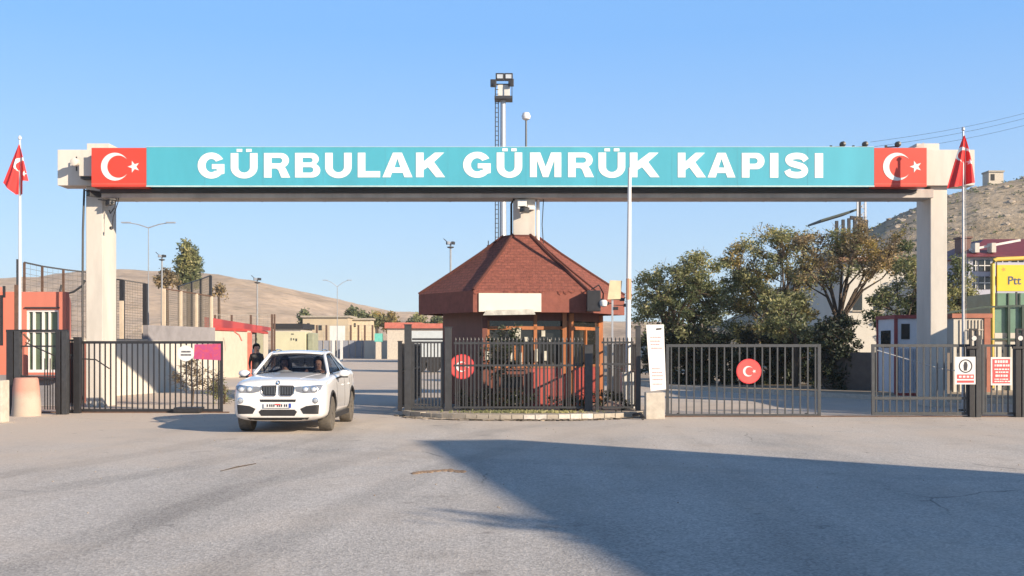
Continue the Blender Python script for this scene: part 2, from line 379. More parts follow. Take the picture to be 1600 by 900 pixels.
# ------------------------------------------------------------------ ground, road, hills
def sheet(name, x0, x1, y0, y1, z, m, nx=1, ny=1):
    b = MB()
    for i in range(nx):
        for j in range(ny):
            a, c = x0 + (x1 - x0) * i / nx, x0 + (x1 - x0) * (i + 1) / nx; d, e = y0 + (y1 - y0) * j / ny, y0 + (y1 - y0) * (j + 1) / ny
            b.quad((a, d, z), (c, d, z), (c, e, z), (a, e, z))
    return b.build(name, m, fix=False)
struct(sheet('ground', -1000, 1000, -200, 1000, -0.02, m_ground()))
ROAD = m_road()
b = MB(); b.prism([(-45, -40), (45, -40), (45, 36), (16, 33.6), (11.9, 37), (6.4, 47), (2, 75), (-3, 160), (-40, 165), (-34, 100), (-21, 64), (-15.2, 45), (-15.2, 36), (-45, 34)], -0.015, 0.0)
struct(b.build('road', ROAD))

def interp(tab, x):
    if x <= tab[0][0]: return tab[0][1]
    for (a, b), (c, d) in zip(tab, tab[1:]):
        if x <= c: return b + (d - b) * (x - a) / (c - a)
    return tab[-1][1]
def hill(name, tab, px0, px1, d0, d1, d2, m, amp, nx=200, ny=60):
    """ridge whose crest, seen from the eye, runs through the points of tab"""
    b = MB(); rows = []
    for j in range(ny + 1):
        d = d0 + (d2 - d0) * (j / ny) ** 1.3; row = []
        for i in range(nx + 1):
            px = px0 + (px1 - px0) * i / nx
            H = PZ(interp(tab, px), d1)
            k = min(1, max(0, (d - d0) / (d1 - d0)))
            prof = k * k * (3 - 2 * k) if k < 1 else 1.0
            prof = 0.35 * k + 0.65 * prof
            if d > d1: prof = max(0.2, 1 - 0.5 * (d - d1) / (d2 - d1))
            x = PX(px, d)
            rg = 1 - abs(noise.noise(Vector((x * 0.018 + 7, d * 0.006, 1.7)))) * 2
            nz = rg * amp * -.5 * min(1, k * 1.5) * (1 - k * .8) + noise.fractal(Vector((x * 0.03, d * 0.03, 3.1)), 0.9, 2.1, 6) * amp * (0.25 + min(1, k * 1.4) * 0.75) * (1 - 0.6 * k)
            row.append(b.bm.verts.new((x, d, H * prof + nz * (0.0 if j == 0 else 1) - (1.0 if j == 0 else 0))))
        rows.append(row)
    for a, c in zip(rows, rows[1:]):
        for i in range(nx): b._face([a[i], a[i + 1], c[i + 1], c[i]])
    o = b.build(name, m, smooth=False); 
    for p in o.data.polygons: p.use_smooth = True
    return struct(o)
LH = [(-400, 440), (-100, 432), (0, 437), (60, 434), (130, 426), (190, 423), (260, 428), (340, 432), (400, 440), (470, 455), (560, 476), (620, 487), (680, 492), (800, 497), (1000, 503), (1300, 510)]
RH = [(1120, 505), (1190, 470), (1250, 428), (1300, 388), (1340, 366), (1385, 341), (1430, 322), (1480, 301), (1530, 287), (1560, 283), (1600, 275), (1800, 235), (2200, 200)]
hill('hills', LH, -500, 1500, 190, 430, 700, m_hill('tan_hill', (0.44, 0.335, 0.225), (0.50, 0.385, 0.275), (0.57, 0.45, 0.33), 0.012), 3.0)
hill('rocky_hill', RH, 1100, 2200, 95, 190, 330, m_hill('rocky_hill_m', (0.33, 0.26, 0.17), (0.44, 0.355, 0.245), (0.53, 0.44, 0.32), 0.06, True), 2.2)
hillo = bpy.data.objects['rocky_hill']
def rocks():
    rnd = random.Random(4); b = MB()
    bv = BVHTree.FromPolygons([v.co for v in hillo.data.vertices], [p.vertices[:] for p in hillo.data.polygons])
    for k in range(520):
        d = rnd.uniform(100, 192); px = rnd.uniform(1200, 1750); x = PX(px, d)
        h = bv.ray_cast(Vector((x, d, 200)), Vector((0, 0, -1)))
        if h[0] is None: continue
        t = bmesh.new(); bmesh.ops.create_icosphere(t, subdivisions=1, radius=1)
        s = rnd.choice([0.12, 0.18, 0.2, 0.25, 0.35, 0.5]) * rnd.uniform(0.7, 1.3)
        for v in t.verts: v.co = h[0] + Vector((v.co.x * s * rnd.uniform(0.8, 1.5), v.co.y * s, v.co.z * s * rnd.uniform(0.4, 0.8))) 
        b.merge(t)
    o = b.build('scattered_rocks', mat('hill_rock', (0.42, 0.36, 0.29), 0.95, var=0.35, scale=0.6))
    tag(o, 'loose pale rocks strewn over the brown hillside', 'rocks', None, 'stuff')
    # dry shrubs of the slope: nobody could count them
    b = MB()
    for k in range(700):
        d = rnd.uniform(98, 185); px = rnd.uniform(1180, 1750); x = PX(px, d)
        h = bv.ray_cast(Vector((x, d, 200)), Vector((0, 0, -1)))
        if h[0] is None: continue
        s = rnd.uniform(0.12, 0.38)
        for q in range(9):
            c = h[0] + Vector((rnd.uniform(-s, s), rnd.uniform(-s, s), rnd.uniform(0, s)))
            u = Vector((rnd.uniform(-1, 1), rnd.uniform(-1, 1), rnd.uniform(-1, 1))).normalized() * s * 0.45; w = u.orthogonal().normalized() * s * 0.4
            b.quad(c + u, c + w, c - u, c - w)
    o = b.build('hillside_scrub', LEAF_DARK, fix=False)
    tag(o, 'low dark scrub dotted over the rocky brown hillside', 'scrub', None, 'stuff')
rocks()
# verge under the right-hand trees with its kerb
b = MB(); b.prism([(6.5, 47.2), (12.0, 37.2), (16.2, 33.8), (60, 33.8), (60, 95), (3, 95)], 0.0, 0.10)
struct(b.build('verge', m_ground()))
b = MB()
for a, c in (((2.4, 75), (6.4, 47)), ((6.4, 47), (11.9, 37)), ((11.9, 37), (16, 33.6))): b.slab(a, c, -0.2, 0.0, 0.16)
struct(b.build('kerb', CONC_L))
b = MB(); b.prism([(-15.4, 36.1), (-15.4, 45), (-21, 64), (-34, 100), (-70, 100), (-70, 36.1)], 0.0, 0.08)
struct(b.build('left_verge', m_ground()))

# traffic island in front of the kiosk
def island():
    n = 22; pts = []
    xc, w = 0.27, 3.03
    for k in range(n + 1):
        t = -1 + 2 * k / n; y = 28.9 - 1.75 * (max(0, 1 - abs(t) ** 2.6)) ** 0.75
        pts.append((xc + t * w, y))
    pts += [(3.35, 36.4), (-2.9, 36.4)]
    b = MB(); b.prism(pts, 0.0, 0.11); top = b.build('pavement', mat('island_top', (0.40, 0.345, 0.28), 0.95, var=0.25, scale=3, bump=0.6, bscale=14)); struct(top)
    rnd = random.Random(2)
    bw = MB(); bg = MB()
    q = pts[:n + 1]
    for k, (a, c) in enumerate(zip(q, q[1:])):
        (bw if k in (11, 12, 14, 15, 16) else bg).slab((a[0] + .008, a[1] - 0.16), (c[0] - .008, c[1] - 0.16), 0.16, 0.0, 0.135 + rnd.uniform(-0.012, 0.006))
    struct(bg.build('kerb', CONC)); struct(bw.build('kerb', mat('white_kerb', (0.62, 0.58, 0.52), 0.9, var=0.25, scale=7, bump=0.4)))
    b = MB()
    for k in range(900):
        x = rnd.gauss(0.3, 0.75); y = rnd.gauss(28.2, 0.16); h = rnd.uniform(0.02, 0.07)
        a = rnd.uniform(0, 6.28); dx, dy = math.cos(a) * 0.012, math.sin(a) * 0.012
        b.quad((x - dx, y - dy, 0.11), (x + dx, y + dy, 0.11), (x + dx + rnd.uniform(-.03, .03), y + dy, 0.11 + h), (x - dx, y, 0.11 + h * .9))
    o = b.build('grass', LEAF_OLIVE, fix=False); tag(o, 'thin dry grass tuft strip on the kiosk island', 'grass', None, 'stuff')
    b = MB()
    for k in range(260):
        a = rnd.uniform(0, 1); i = int(a * n); x, y = q[min(i, n)]
        s = rnd.uniform(0.01, 0.035); t = bmesh.new(); bmesh.ops.create_icosphere(t, subdivisions=1, radius=s)
        for v in t.verts: v.co = v.co + Vector((x + rnd.uniform(-.2, .2), y - 0.2 - abs(rnd.gauss(0, 0.12)), s * 0.3)); 
        b.merge(t)
    for k in range(420):
        x = rnd.uniform(-14, 13); y = rnd.choice([rnd.gauss(28.0, 0.8), rnd.uniform(12, 28)]); s = rnd.uniform(0.004, 0.012)
        t = bmesh.new(); bmesh.ops.create_icosphere(t, subdivisions=1, radius=s)
        for v in t.verts: v.co = v.co + Vector((x, y, s * 0.3))
        b.merge(t)
    o = b.build('gravel', mat('grit', (.40,.34,.27), .95, var=.4, scale=30)); tag(o, 'loose grit and crumbled concrete along the kerbs', 'gravel', None, 'stuff')
island()
# sand crescent on the asphalt near the shadow corner
b = MB(); rnd = random.Random(9)
for k in range(170):
    t = rnd.random(); x = PX(648 + t * 78, 16) + rnd.gauss(0, 0.01); y = 15.75 + 0.35 * math.sin(t * 2.6) + rnd.gauss(0, 0.05)
    s = rnd.uniform(0.012, 0.035); q = bmesh.new(); bmesh.ops.create_icosphere(q, subdivisions=1, radius=s)
    for v in q.verts: v.co = Vector((v.co.x * 1.6, v.co.y * 1.6, v.co.z * 0.45)) + Vector((x, y, 0.004))
    b.merge(q)
o = b.build('crumbled_asphalt', mat('brown_crumb', (0.30, 0.21, 0.14), 0.95, var=0.3, scale=20)); tag(o, 'small strip of brown crumbled dirt on the asphalt near the shadow tip', 'dirt', None, 'stuff')
b = MB(); b.tube([(-4.05, 16.0, 0.008), (-3.95, 16.5, .012), (-3.78, 17.0, 0.01)], [.004, .009, .006], 5)
o = b.build('twig', BARK, origin=(-3.9, 16.5, 0)); tag(o, 'thin dark reddish twig lying alone on the asphalt', 'twig')

# ------------------------------------------------------------------ the gantry with its sign
def arc(cx, cy, rx, ry, a0, a1, n=14):
    return [(cx + rx * math.cos(R(a0 + (a1 - a0) * k / n)), cy + ry * math.sin(R(a0 + (a1 - a0) * k / n))) for k in range(n + 1)]
def glyph(c, w):
    t = 0.31
    def rect(x0, y0, x1, y1): return [(x0, y0), (x1, y0), (x1, y1), (x0, y1)]
    if c == 'I': return [rect(0, 0, w, 1)]
    if c == 'L': return [[(0, 0), (w, 0), (w, .25), (t, .25), (t, 1), (0, 1)]]
    if c in 'UÜ':
        g = [[(0, 1)] + arc(w / 2, .42, w / 2, .45, 180, 360, 20) + [(w, 1), (w - t, 1)] + arc(w / 2, .42, w / 2 - t, .21, 360, 180, 16) + [(t, 1)]]
        if c == 'Ü': g += [rect(w * .22, 1.05, w * .43, 1.17), rect(w * .57, 1.05, w * .78, 1.17)]
        return g
    if c == 'A': return [[(0, 0), (w * .35, 1), (w * .65, 1), (w, 0), (w - .33, 0), (w - .39, .18), (.39, .18), (.33, 0)], [(w / 2, .76), (w / 2 + .12, .40), (w / 2 - .12, .40)]]
    if c == 'K': return [[(0, 0), (0, 1), (t, 1), (t, .64), (w - .42, 1), (w - .04, 1), (w * .62, .62), (w, 0), (w - .37, 0), (w * .41, .41), (t, .30), (t, 0)]]
    if c == 'M': return [[(0, 0), (0, 1), (.42, 1), (w / 2, .42), (w - .42, 1), (w, 1), (w, 0), (w - .28, 0), (w - .28, .70), (w / 2 + .11, 0), (w / 2 - .11, 0), (.28, .70), (.28, 0)]]
    if c == 'P': return [[(0, 0), (0, 1)] + arc(w - .33, .67, .33, .33, 90, -90) + [(t, .34), (t, 0)], [(t, .56), (t, .79)] + arc(w - .40, .675, .12, .115, 90, -90, 8)]
    if c == 'R': return [[(0, 0), (0, 1)] + arc(w - .37, .70, .32, .30, 90, -62) + [(w - .16, .34), (w, 0), (w - .36, 0), (w - .48, .30), (w - .56, .37), (t, .37), (t, 0)], [(t, .58), (t, .80)] + arc(w - .44, .69, .12, .11, 90, -90, 8)]
    if c == 'B': return [[(0, 0), (0, 1)] + arc(w - .36, .75, .30, .25, 90, -50) + arc(w - .34, .29, .34, .29, 62, -90) , [(t, .61), (t, .80)] + arc(w - .42, .705, .11, .095, 90, -90, 8), [(t, .20), (t, .42)] + arc(w - .40, .31, .12, .11, 90, -90, 8)]
    if c == 'G':
        g = arc(w / 2, .5, w / 2, .53, 30, 318, 34) + [(w - .02, .17), (w - .02, .56), (w * .52, .56), (w * .52, .36), (w * .70, .36), (w * .70, .28)]
        return [g + arc(w / 2, .5, w / 2 - .32, .27, 308, 36, 26)]
    if c == 'S':
        pts = [(w - .10, .70), (w - .22, .84), (w / 2, .885), (.22, .83), (.15, .71), (.26, .59), (w / 2, .52), (w - .24, .44), (w - .14, .29), (w - .24, .15), (w / 2, .105), (.20, .16), (.10, .31)]
        out = []
        for i in range(len(pts) - 1):
            p0, p1, p2, p3 = [Vector(pts[min(max(j, 0), len(pts) - 1)]) for j in (i - 1, i, i + 1, i + 2)]
            for k in range(4):
                s = k / 4; out.append(0.5 * ((2 * p1) + (p2 - p0) * s + (2 * p0 - 5 * p1 + 4 * p2 - p3) * s * s + (3 * p1 - p0 - 3 * p2 + p3) * s ** 3))
        out.append(Vector(pts[-1])); L = []; Rr = []
        for i, p in enumerate(out):
            d = (out[min(i + 1, len(out) - 1)] - out[max(i - 1, 0)]).normalized(); nrm = Vector((-d.y, d.x)) * 0.13
            L.append(tuple(p + nrm)); Rr.append(tuple(p - nrm))
        return [L + Rr[::-1]]
GY = 32.0
gan = thing('entrance_gantry', 'cream gantry carrying the long turquoise GÜRBULAK GÜMRÜK KAPISI sign across the road', 'gantry', (0, 33, 0))
z0s, z1s = PZ(290, GY), PZ(231, GY)
for x0 in (-12.13, 11.92):
    b = MB(); b.box(x0, x0 + 0.47, 32.8, 33.95, 0, 6.28, 0.02)
    b.build('column', CREAM, gan)
    # block end of the beam and raised column head
for x0, x1, hx0, hx1 in ((-12.87, -11.66, -12.09, -11.45), (11.45, 13.1, 11.5, 12.15)):
    b = MB(); b.box(x0, x1, 32.62, 33.35, 6.285, 7.30, 0.015); b.box(hx0, hx1, 32.75, 33.7, 7.303, 7.50, 0.02)
    b.build('beam_end', CREAM, gan)
b = MB(); b.box(-11.655, 11.915, 32.55, 33.5, 5.93, 6.17, 0.01); b.box(-11.655, 11.445, 32.70, 33.4, 6.173, 7.12)
for k in range(13):
    x = -10.9 + k * 1.82; b.box(x - .02, x + .02, 32.545, 33.505, 5.925, 6.172)
b.build('beam', BEAM, gan)
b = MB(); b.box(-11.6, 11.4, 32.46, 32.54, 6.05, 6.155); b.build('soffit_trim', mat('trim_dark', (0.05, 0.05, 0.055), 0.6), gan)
cc = MB(); cc.box(0.03, 0.66, 32.75, 33.5, 4.2, 5.925, 0.03); cc.build('column', CREAM, gan)
b = MB(); b.tube([(0.74, 32.95, 4.3), (0.74, 32.95, 5.92)], 0.05, 8); b.build('downpipe', WHITE, gan)
b = MB(); b.tube([(-0.02, 32.9, 4.5), (-0.02, 32.9, 5.8), (0.05, 32.72, 5.9)], 0.035, 6); b.build('cable', BLACKM, gan); b = MB(); b.tube([(0.9, 32.9, 4.6), (0.86, 32.9, 5.2), (0.9, 32.9, 5.93)], 0.012, 4); b.build('cable', BLACKM, gan)
# sign
xl, xa, xb, xr = PX(143, GY), PX(228.5, GY), PX(1366, GY), PX(1448, GY)
b = MB(); b.box(xa + .004, xb - .004, GY, 32.52, z0s, z1s + .02, 0.004)
sb = b.build('sign_panel', TEAL, gan)
for x in (xa + .02, PX(1050, GY), PX(700, GY), PX(411, GY), PX(320, GY), PX(505, GY), PX(602, GY), PX(822, GY), PX(932, GY), PX(1152, GY), PX(1262, GY)): b = MB(); b.box(x - .003, x + .003, GY - .003, GY - .001, z0s, z1s + .02); b.build('seam', mat('seam', (0.10, 0.36, 0.44), 0.6), sb)
b = MB(); b.box(xa, xb, GY - .02, GY - .002, z0s - .035, z0s - .001); b.box(xa, xb, GY + .0, 32.5, z1s + .023, z1s + .035); b.build('edge_trim', mat('trim_pale', (0.50, 0.66, 0.66), 0.5), sb)
letters = [('G', 309, 351.5), ('Ü', 360.5, 402.5), ('R', 412.5, 453.5), ('B', 461, 500.5), ('U', 508, 549.5), ('L', 559, 594), ('A', 597.5, 644.5), ('K', 650, 695.5),
           None, ('G', 723.5, 767.5), ('Ü', 776, 816), ('M', 828, 877), ('R', 887.5, 928), ('Ü', 935, 977), ('K', 984, 1030.5),
           None, ('K', 1059, 1103), ('A', 1105.5, 1149), ('P', 1159, 1194.5), ('I', 1203, 1216), ('S', 1226, 1263), ('I', 1273, 1286)]
U = 38.5 / F * (GY - .03); polys = []
LETW = mat('letter_white', (.78, .80, .78), .5, var=.05)
def flush():
    global polys
    if polys:
        me = curve_mesh(polys, 0.003); place_flat(me, 'lettering', LETW, (0, GY - .006, 0), sb); polys = []
for L in letters:
    if L is None: flush(); continue
    c, a, e = L; x0 = PX(a, GY); w = (e - a) / F * GY / U; zb = PZ(278.0 - 1.2 * math.sin(math.pi * (a - 300) / 1000), GY)
    for g in glyph(c, w): polys.append([(x0 + x * U, zb + y * U) for x, y in g])
flush()
def flag_panel(x0, x1):
    b = MB(); b.box(x0, x1, GY - .004, 32.5, z0s - .03, z1s, 0.004); fp = b.build('flag_panel', REDP, gan)
    H = z1s - z0s; cx = x0 + (x1 - x0) * 0.43; cz = (z0s + z1s) / 2
    b = MB(); b.plate(crescent(0, 0, H * 0.37), (cx, GY - .006, cz), *FRONT, 0.008); b.build('crescent', WHITE, fp)
    b = MB(); b.plate(star(0, 0, H * 0.165), (cx + H * 0.50, GY - .006, cz), *FRONT, 0.008); b.build('star', WHITE, fp)
    b = MB(); b.box(x0, x1, GY - .012, GY - .005, z0s + .04, z0s + .05); b.build('seam', mat('flag_seam', (0.75, 0.25, 0.18), .5), fp)
flag_panel(xl, xa); flag_panel(xb, xr)

def security_camera(label, loc, rotz, s=1.0, group=None, bracket=(0, 0.25, 0.1)):
    t = thing('security_camera', label, 'camera', loc, group); t.rotation_euler.z = rotz
    b0 = tuple(t['_base']); t['_base'] = (0, 0, 0)
    b = MB(); b.box(-.06 * s, .06 * s, -.18 * s, .16 * s, -.05 * s, .06 * s, 0.012); b.box(-.075 * s, .075 * s, -.24 * s, .14 * s, .062 * s, .078 * s, 0.003); b.build('housing', DKGREY, t)
    b = MB(); b.cyl((0, -.181 * s, 0), (0, -.20 * s, 0), .035 * s, n=10); b.build('lens', DGLASS, t)
    b = MB(); b.bar((0, 0, .06), tuple(c * s for c in bracket), 0.03); b.build('bracket', DKGREY, t)
    t['_base'] = b0; return t
security_camera('dark camera under the left beam end on the column front, beside a hanging cable', (-11.75, 32.45, 6.0), R(-30), 1.3, None, (0.1, 0.35, 0.05))
security_camera('dark camera on the inner side of the left column near the cable loop', (-11.38, 32.6, 5.78), R(35), 1.2, None, (-0.2, 0.25, 0.1))
security_camera('dark camera on the middle column just above the kiosk roof', (0.36, 32.4, 5.55), R(-20), 1.2, None, (0.0, 0.3, 0.02))
# round white floodlight standing off the left beam end
t = thing('round_lamp', 'round white lamp on a bracket before the left end block', 'lamp', (-12.22, 32.4, 6.85))
b = MB(); b.lathe([(0.05, -0.14), (0.11, -0.12), (0.12, 0.0), (0.07, 0.14)], (-12.22, 32.25, 6.88), 'Y', 20); b.build('lamp_head', CREAM, t, smooth=True)
b = MB(); b.bar((-12.24, 32.38, 6.86), (-12.05, 32.66, 6.86), 0.05); b.bar((-12.24, 32.38, 6.66), (-12.24, 32.38, 7.06), 0.03); b.build('bracket', BLACKM, t)
t = thing('white_box', 'small white switch box mounted left of the left flag panel', 'box', (-11.95, 32.3, 6.5))
b = MB(); b.box(-12.12, -11.76, 32.25, 32.45, 6.50, 7.02, 0.01); b.build('case', CREAM, t)
b = MB(); b.box(-12.1, -11.7, 32.3, 32.6, 6.43, 6.497); b.build('bracket', BLACKM, t)
t = thing('white_box', 'small white junction box high on the middle column under the beam', 'box', (0.3, 32.7, 5.75))
b = MB(); b.box(0.16, 0.42, 32.55, 32.74, 5.62, 5.86, 0.01); b.box(0.44, 0.64, 32.6, 32.74, 5.60, 5.72, 0.01); b.build('case', WHITE, t)
def beam_lamp(px, label):
    t = thing('floodlight', label, 'floodlight', (PX(px, 32.2), 32.2, z1s), 'floodlights on top of the sign')
    x = PX(px, 32.2)
    b = MB(); b.lathe([(.01, -.09), (.075, -.07), (.085, .03), (.05, .09)], (x, 32.1, z1s + .115), 'Y', 12); b.build('lamp_head', BLACKM, t)
    b = MB(); b.bar((x - .30, 32.2, z1s + .05), (x, 32.15, z1s + .06), 0.03); b.bar((x - .3, 32.2, z1s + .02), (x - .3, 32.2, z1s + .1), 0.06); b.build('bracket', BLACKM, t)
beam_lamp(1315, 'small black floodlight on the sign top, the farther from the right flag panel'); beam_lamp(1350, 'small black floodlight on the sign top, next to the right flag panel')
beam_lamp(1401, 'small black floodlight on the sign top above the right crescent')
t = thing('triangular_bracket', 'small dark triangular plate behind the upper right corner of the right flag panel', 'bracket', (11.6, 32.5, z1s))
b = MB(); b.plate([(0, 0), (.34, .0), (.34, .2)], (11.22, 32.4, z1s + .01), *FRONT, 0.08); b.build('plate', BEAM, t)
b = MB(); b.tube([(-12.16, 32.75, 6.2), (-12.2, 32.75, 5), (-12.21, 32.75, 3), (-12.2, 32.75, 0.1)], 0.03, 6)
o = b.build('cable', BLACKM, gan)
b = MB(); b.tube([(-11.3, 32.6, 6.1), (-11.2, 32.6, 5.9), (-11.25, 32.6, 5.65), (-11.4, 32.7, 5.5), (-11.45, 32.75, 5.6)], 0.018, 5)
b.build('cable', BLACKM, gan); b = MB(); b.tube([(-11.1, 32.6, 6.1), (-11.15, 32.6, 5.8), (-11.3, 32.65, 5.4), (-11.35, 32.7, 5.1)], 0.014, 5); b.lathe([(0.01, -.05), (.05, -.03), (.05, .03), (.01, .05)], (-11.36, 32.65, 5.08)); b.build('cable', BLACKM, gan)

# ------------------------------------------------------------------ flags
def flag(label, polex, y, ztop, zbot, wl, wr, cx, cz, cr, ang, seed, tail):
    W = lambda t: (wl * t, wr * t)
    nu, nv = 90, 110; b = MB(); g = []
    rnd = random.Random(seed); ph = rnd.uniform(0, 6)
    cp = crescent(cx, cz, cr, ang); sp = star(cx + math.cos(ang) * cr * 1.35, cz + math.sin(ang) * cr * 1.35, cr * 0.42, ang)
    for j in range(nv + 1):
        t = j / nv; row = []
        for i in range(nu + 1):
            s = i / nu
            k = t ** 0.9
            xl_, xr_ = wl * k, wr * (k ** 0.8)
            x = -xl_ + (xl_ + xr_) * s
            zb = zbot + tail(s)
            z = ztop + (zb - ztop) * t
            y_ = (math.sin(s * 9 + ph + t * 1.5) * 0.085 + math.sin(s * 21 + ph * 2 + t * 3) * 0.03) * (t ** 0.7)
            row.append(b.bm.verts.new((polex + x, y - 0.06 + y_, z)))
        g.append(row)
    for j in range(nv):
        for i in range(nu):
            f = b._face([g[j][i], g[j + 1][i], g[j + 1][i + 1], g[j][i + 1]])
            c = f.calc_center_median(); f.material_index = 1 if (inpoly(c.x, c.z, cp) or inpoly(c.x, c.z, sp)) else 0
    FR = mat('flag_red_cloth', (0.80, 0.045, 0.045), 0.8, var=0.12, scale=3); FW = mat('flag_white_cloth', (0.8, 0.78, 0.77), 0.8, var=0.05)
    o = b.build('flag', [FR, FW], origin=(polex, y, zbot), fix=False)
    for p in o.data.polygons: p.use_smooth = True
    return tag(o, label, 'flag', 'flags on the poles at both gantry ends')
def flagpole(label, x, y, ztop, m, r=0.035):
    t = thing('flagpole', label, 'flagpole', (x, y, 0), 'flagpoles at both gantry ends')
    b = MB(); b.tube([(x, y, 0), (x, y, ztop * .5), (x, y, ztop)], [r * 1.3, r, r * .7], 10); b.build('pole', m, t, smooth=True)
    b = MB(); b.lathe([(0.01, 0), (.045, .03), (.045, .08), (.01, .12)], (x, y, ztop), 'Z', 12); b.build('finial', m, t, smooth=True)
    b = MB(); b.box(x - .12, x + .12, y - .12, y + .12, 0, .05); b.build('base_plate', DKGREY, t)
    b = MB(); b.tube([(x + .05, y - .04, 1.2), (x + .055, y - .05, ztop * .6), (x + .04, y - .04, ztop - .1)], 0.006, 4); b.build('halyard', WHITE_D, t)
DL = 30.0; xL = PX(31, DL)
flagpole('white flagpole beside the red building at the left end of the gantry', xL, DL, PZ(219, DL), WHITE)
flag('limp red flag with white crescent on the left pole, lower corner blown left', xL, DL, PZ(226, DL), PZ(304, DL), 0.41, 0.26, PX(35, DL), PZ(258, DL), 0.19, R(-70), 3, lambda s: (0.30 * (1 - s / .45) if s < .45 else (0.0 if s < .8 else 0.34)))
DR = 30.9; xR = PX(1505, DR)
flagpole('grey flagpole in front of the right end of the gantry', xR, DR, PZ(205, DR), GALV)
flag('limp red flag with white crescent on the right pole, spread over the beam end', xR, DR, PZ(212, DR), PZ(289, DR), 0.46, 0.28, PX(1503, DR), PZ(242, DR), 0.20, R(-50), 8, lambda s: (-0.10 + 0.15 * s))

# ------------------------------------------------------------------ kiosk
KX, KY = 0.22, 33.1
kio = thing('guard_kiosk', 'six-sided guard kiosk with a red-brown shingle roof and timber windows', 'kiosk', (KX, KY, 0.11))
def ring(r, z, ph=6): return [(KX + r * (.945 if a == 270 else 1) * math.sin(R(a + ph)), KY - r * math.cos(R(a + ph)), z) for a in (-30, 30, 90, 150, 210, 270)]
SH = NT('shingle_roof'); co = SH.coord(1.0)
br = SH.n('ShaderNodeTexBrick'); br.inputs['Scale'].default_value = 1.0; br.inputs['Brick Width'].default_value = .17; br.inputs['Row Height'].default_value = .085; br.inputs['Mortar Size'].default_value = .008
mpc = SH.n('ShaderNodeSeparateXYZ'); SH.l(co, mpc.inputs[0]); cmb = SH.n('ShaderNodeCombineXYZ'); SH.l(mpc.outputs[0], cmb.inputs[0]); SH.l(mpc.outputs[2], cmb.inputs[1]); SH.l(cmb.outputs[0], br.inputs['Vector'])
br.inputs['Color1'].default_value = (0.26, 0.085, 0.06, 1); br.inputs['Color2'].default_value = (0.225, 0.072, 0.052, 1); br.inputs['Mortar'].default_value = (0.16, 0.055, 0.04, 1)
SH.l(SH.mix(1.0, br.outputs['Color'], SH.ramp(SH.noise(9, 8, .75, co), [(.32, .60), (.68, 1.35)]), 'MULTIPLY'), SH.b.inputs['Base Color']); SH.b.inputs['Roughness'].default_value = .95
SH.bump(SH.noise(30, 5, .75, co), .8, .03); SH = SH.m
FASC = mat('fascia_shingle', (0.24, 0.082, 0.06), 0.9, var=0.2, scale=6, bump=0.5, bscale=50)
ez, ezb = 3.2, 2.63
hips = [ring(3.06, ez), ring(2.1, 3.80), ring(1.2, 4.38), ring(0.50, 4.88)]
b = MB(); prev = None
rr = [[b.bm.verts.new(p) for p in h] for h in hips]
for a, c in zip(rr, rr[1:]):
    for k in range(6): b._face([a[k], a[(k + 1) % 6], c[(k + 1) % 6], c[k]])
b._face(rr[-1]); b._face(rr[0][::-1])
roof = b.build('roof', SH, kio)
b = MB()
for k in range(6): b.tube([Vector(h[k]) + Vector((0, 0, .015)) for h in hips], 0.045, 6)
b.build('ridge_cap', mat('ridge', (0.09, 0.028, 0.022), .9, var=.2), roof)
# narrow second seam on the right facet, as if the corner were cut
b = MB(); 
def lerp(p, q, t): return Vector(p) * (1 - t) + Vector(q) * t
b.tube([lerp(h[1], h[2], f) + Vector((0.0, 0, .02)) for h, f in zip(hips, (.22, .2, .2, .25))], 0.03, 6); b.build('ridge_cap', mat('ridge'  , (0.2, .05, .04)), roof)
o_, i_ = ring(3.06, 0), ring(2.92, 0)
b = MB(); 
for k in range(6):
    a, c, d, e = o_[k], o_[(k + 1) % 6], i_[(k + 1) % 6], i_[k]
    b.prism([a[:2], c[:2], d[:2], e[:2]], ezb, ez - .003)
b.build('fascia', FASC, roof)
b = MB()
q = ring(2.9, 0); b.prism([p[:2] for p in q], ezb + .05, ezb + .08); b.build('soffit', BROWN, roof)
# scalloped shingle edge that hangs over the fascia
b = MB(); fl, fr_ = Vector(o_[0]), Vector(o_[1]); fd = (fr_ - fl); L = fd.length; fd.normalize()
rnd = random.Random(5)
for k in range(int(L / .16)):
    if rnd.random() < .72:
        s = k * .16; drop = rnd.uniform(.03, .09)
        b.plate([(s, 0), (s + .15, 0), (s + .13, -drop), (s + .075, -drop - .03), (s + .02, -drop)], Vector((fl.x, fl.y, ez)) - Vector((-fd.y, fd.x, 0)) * .006, fd, Vector((0, 0, 1)), .012)
b.build('shingle_edge', SH, roof)
# flush ring where the column passes
b = MB(); b.prism([p[:2] for p in ring(.56, 0)], 4.84, 4.89); b.build('collar', mat('collar', (.10, .03, .025), .8), roof)
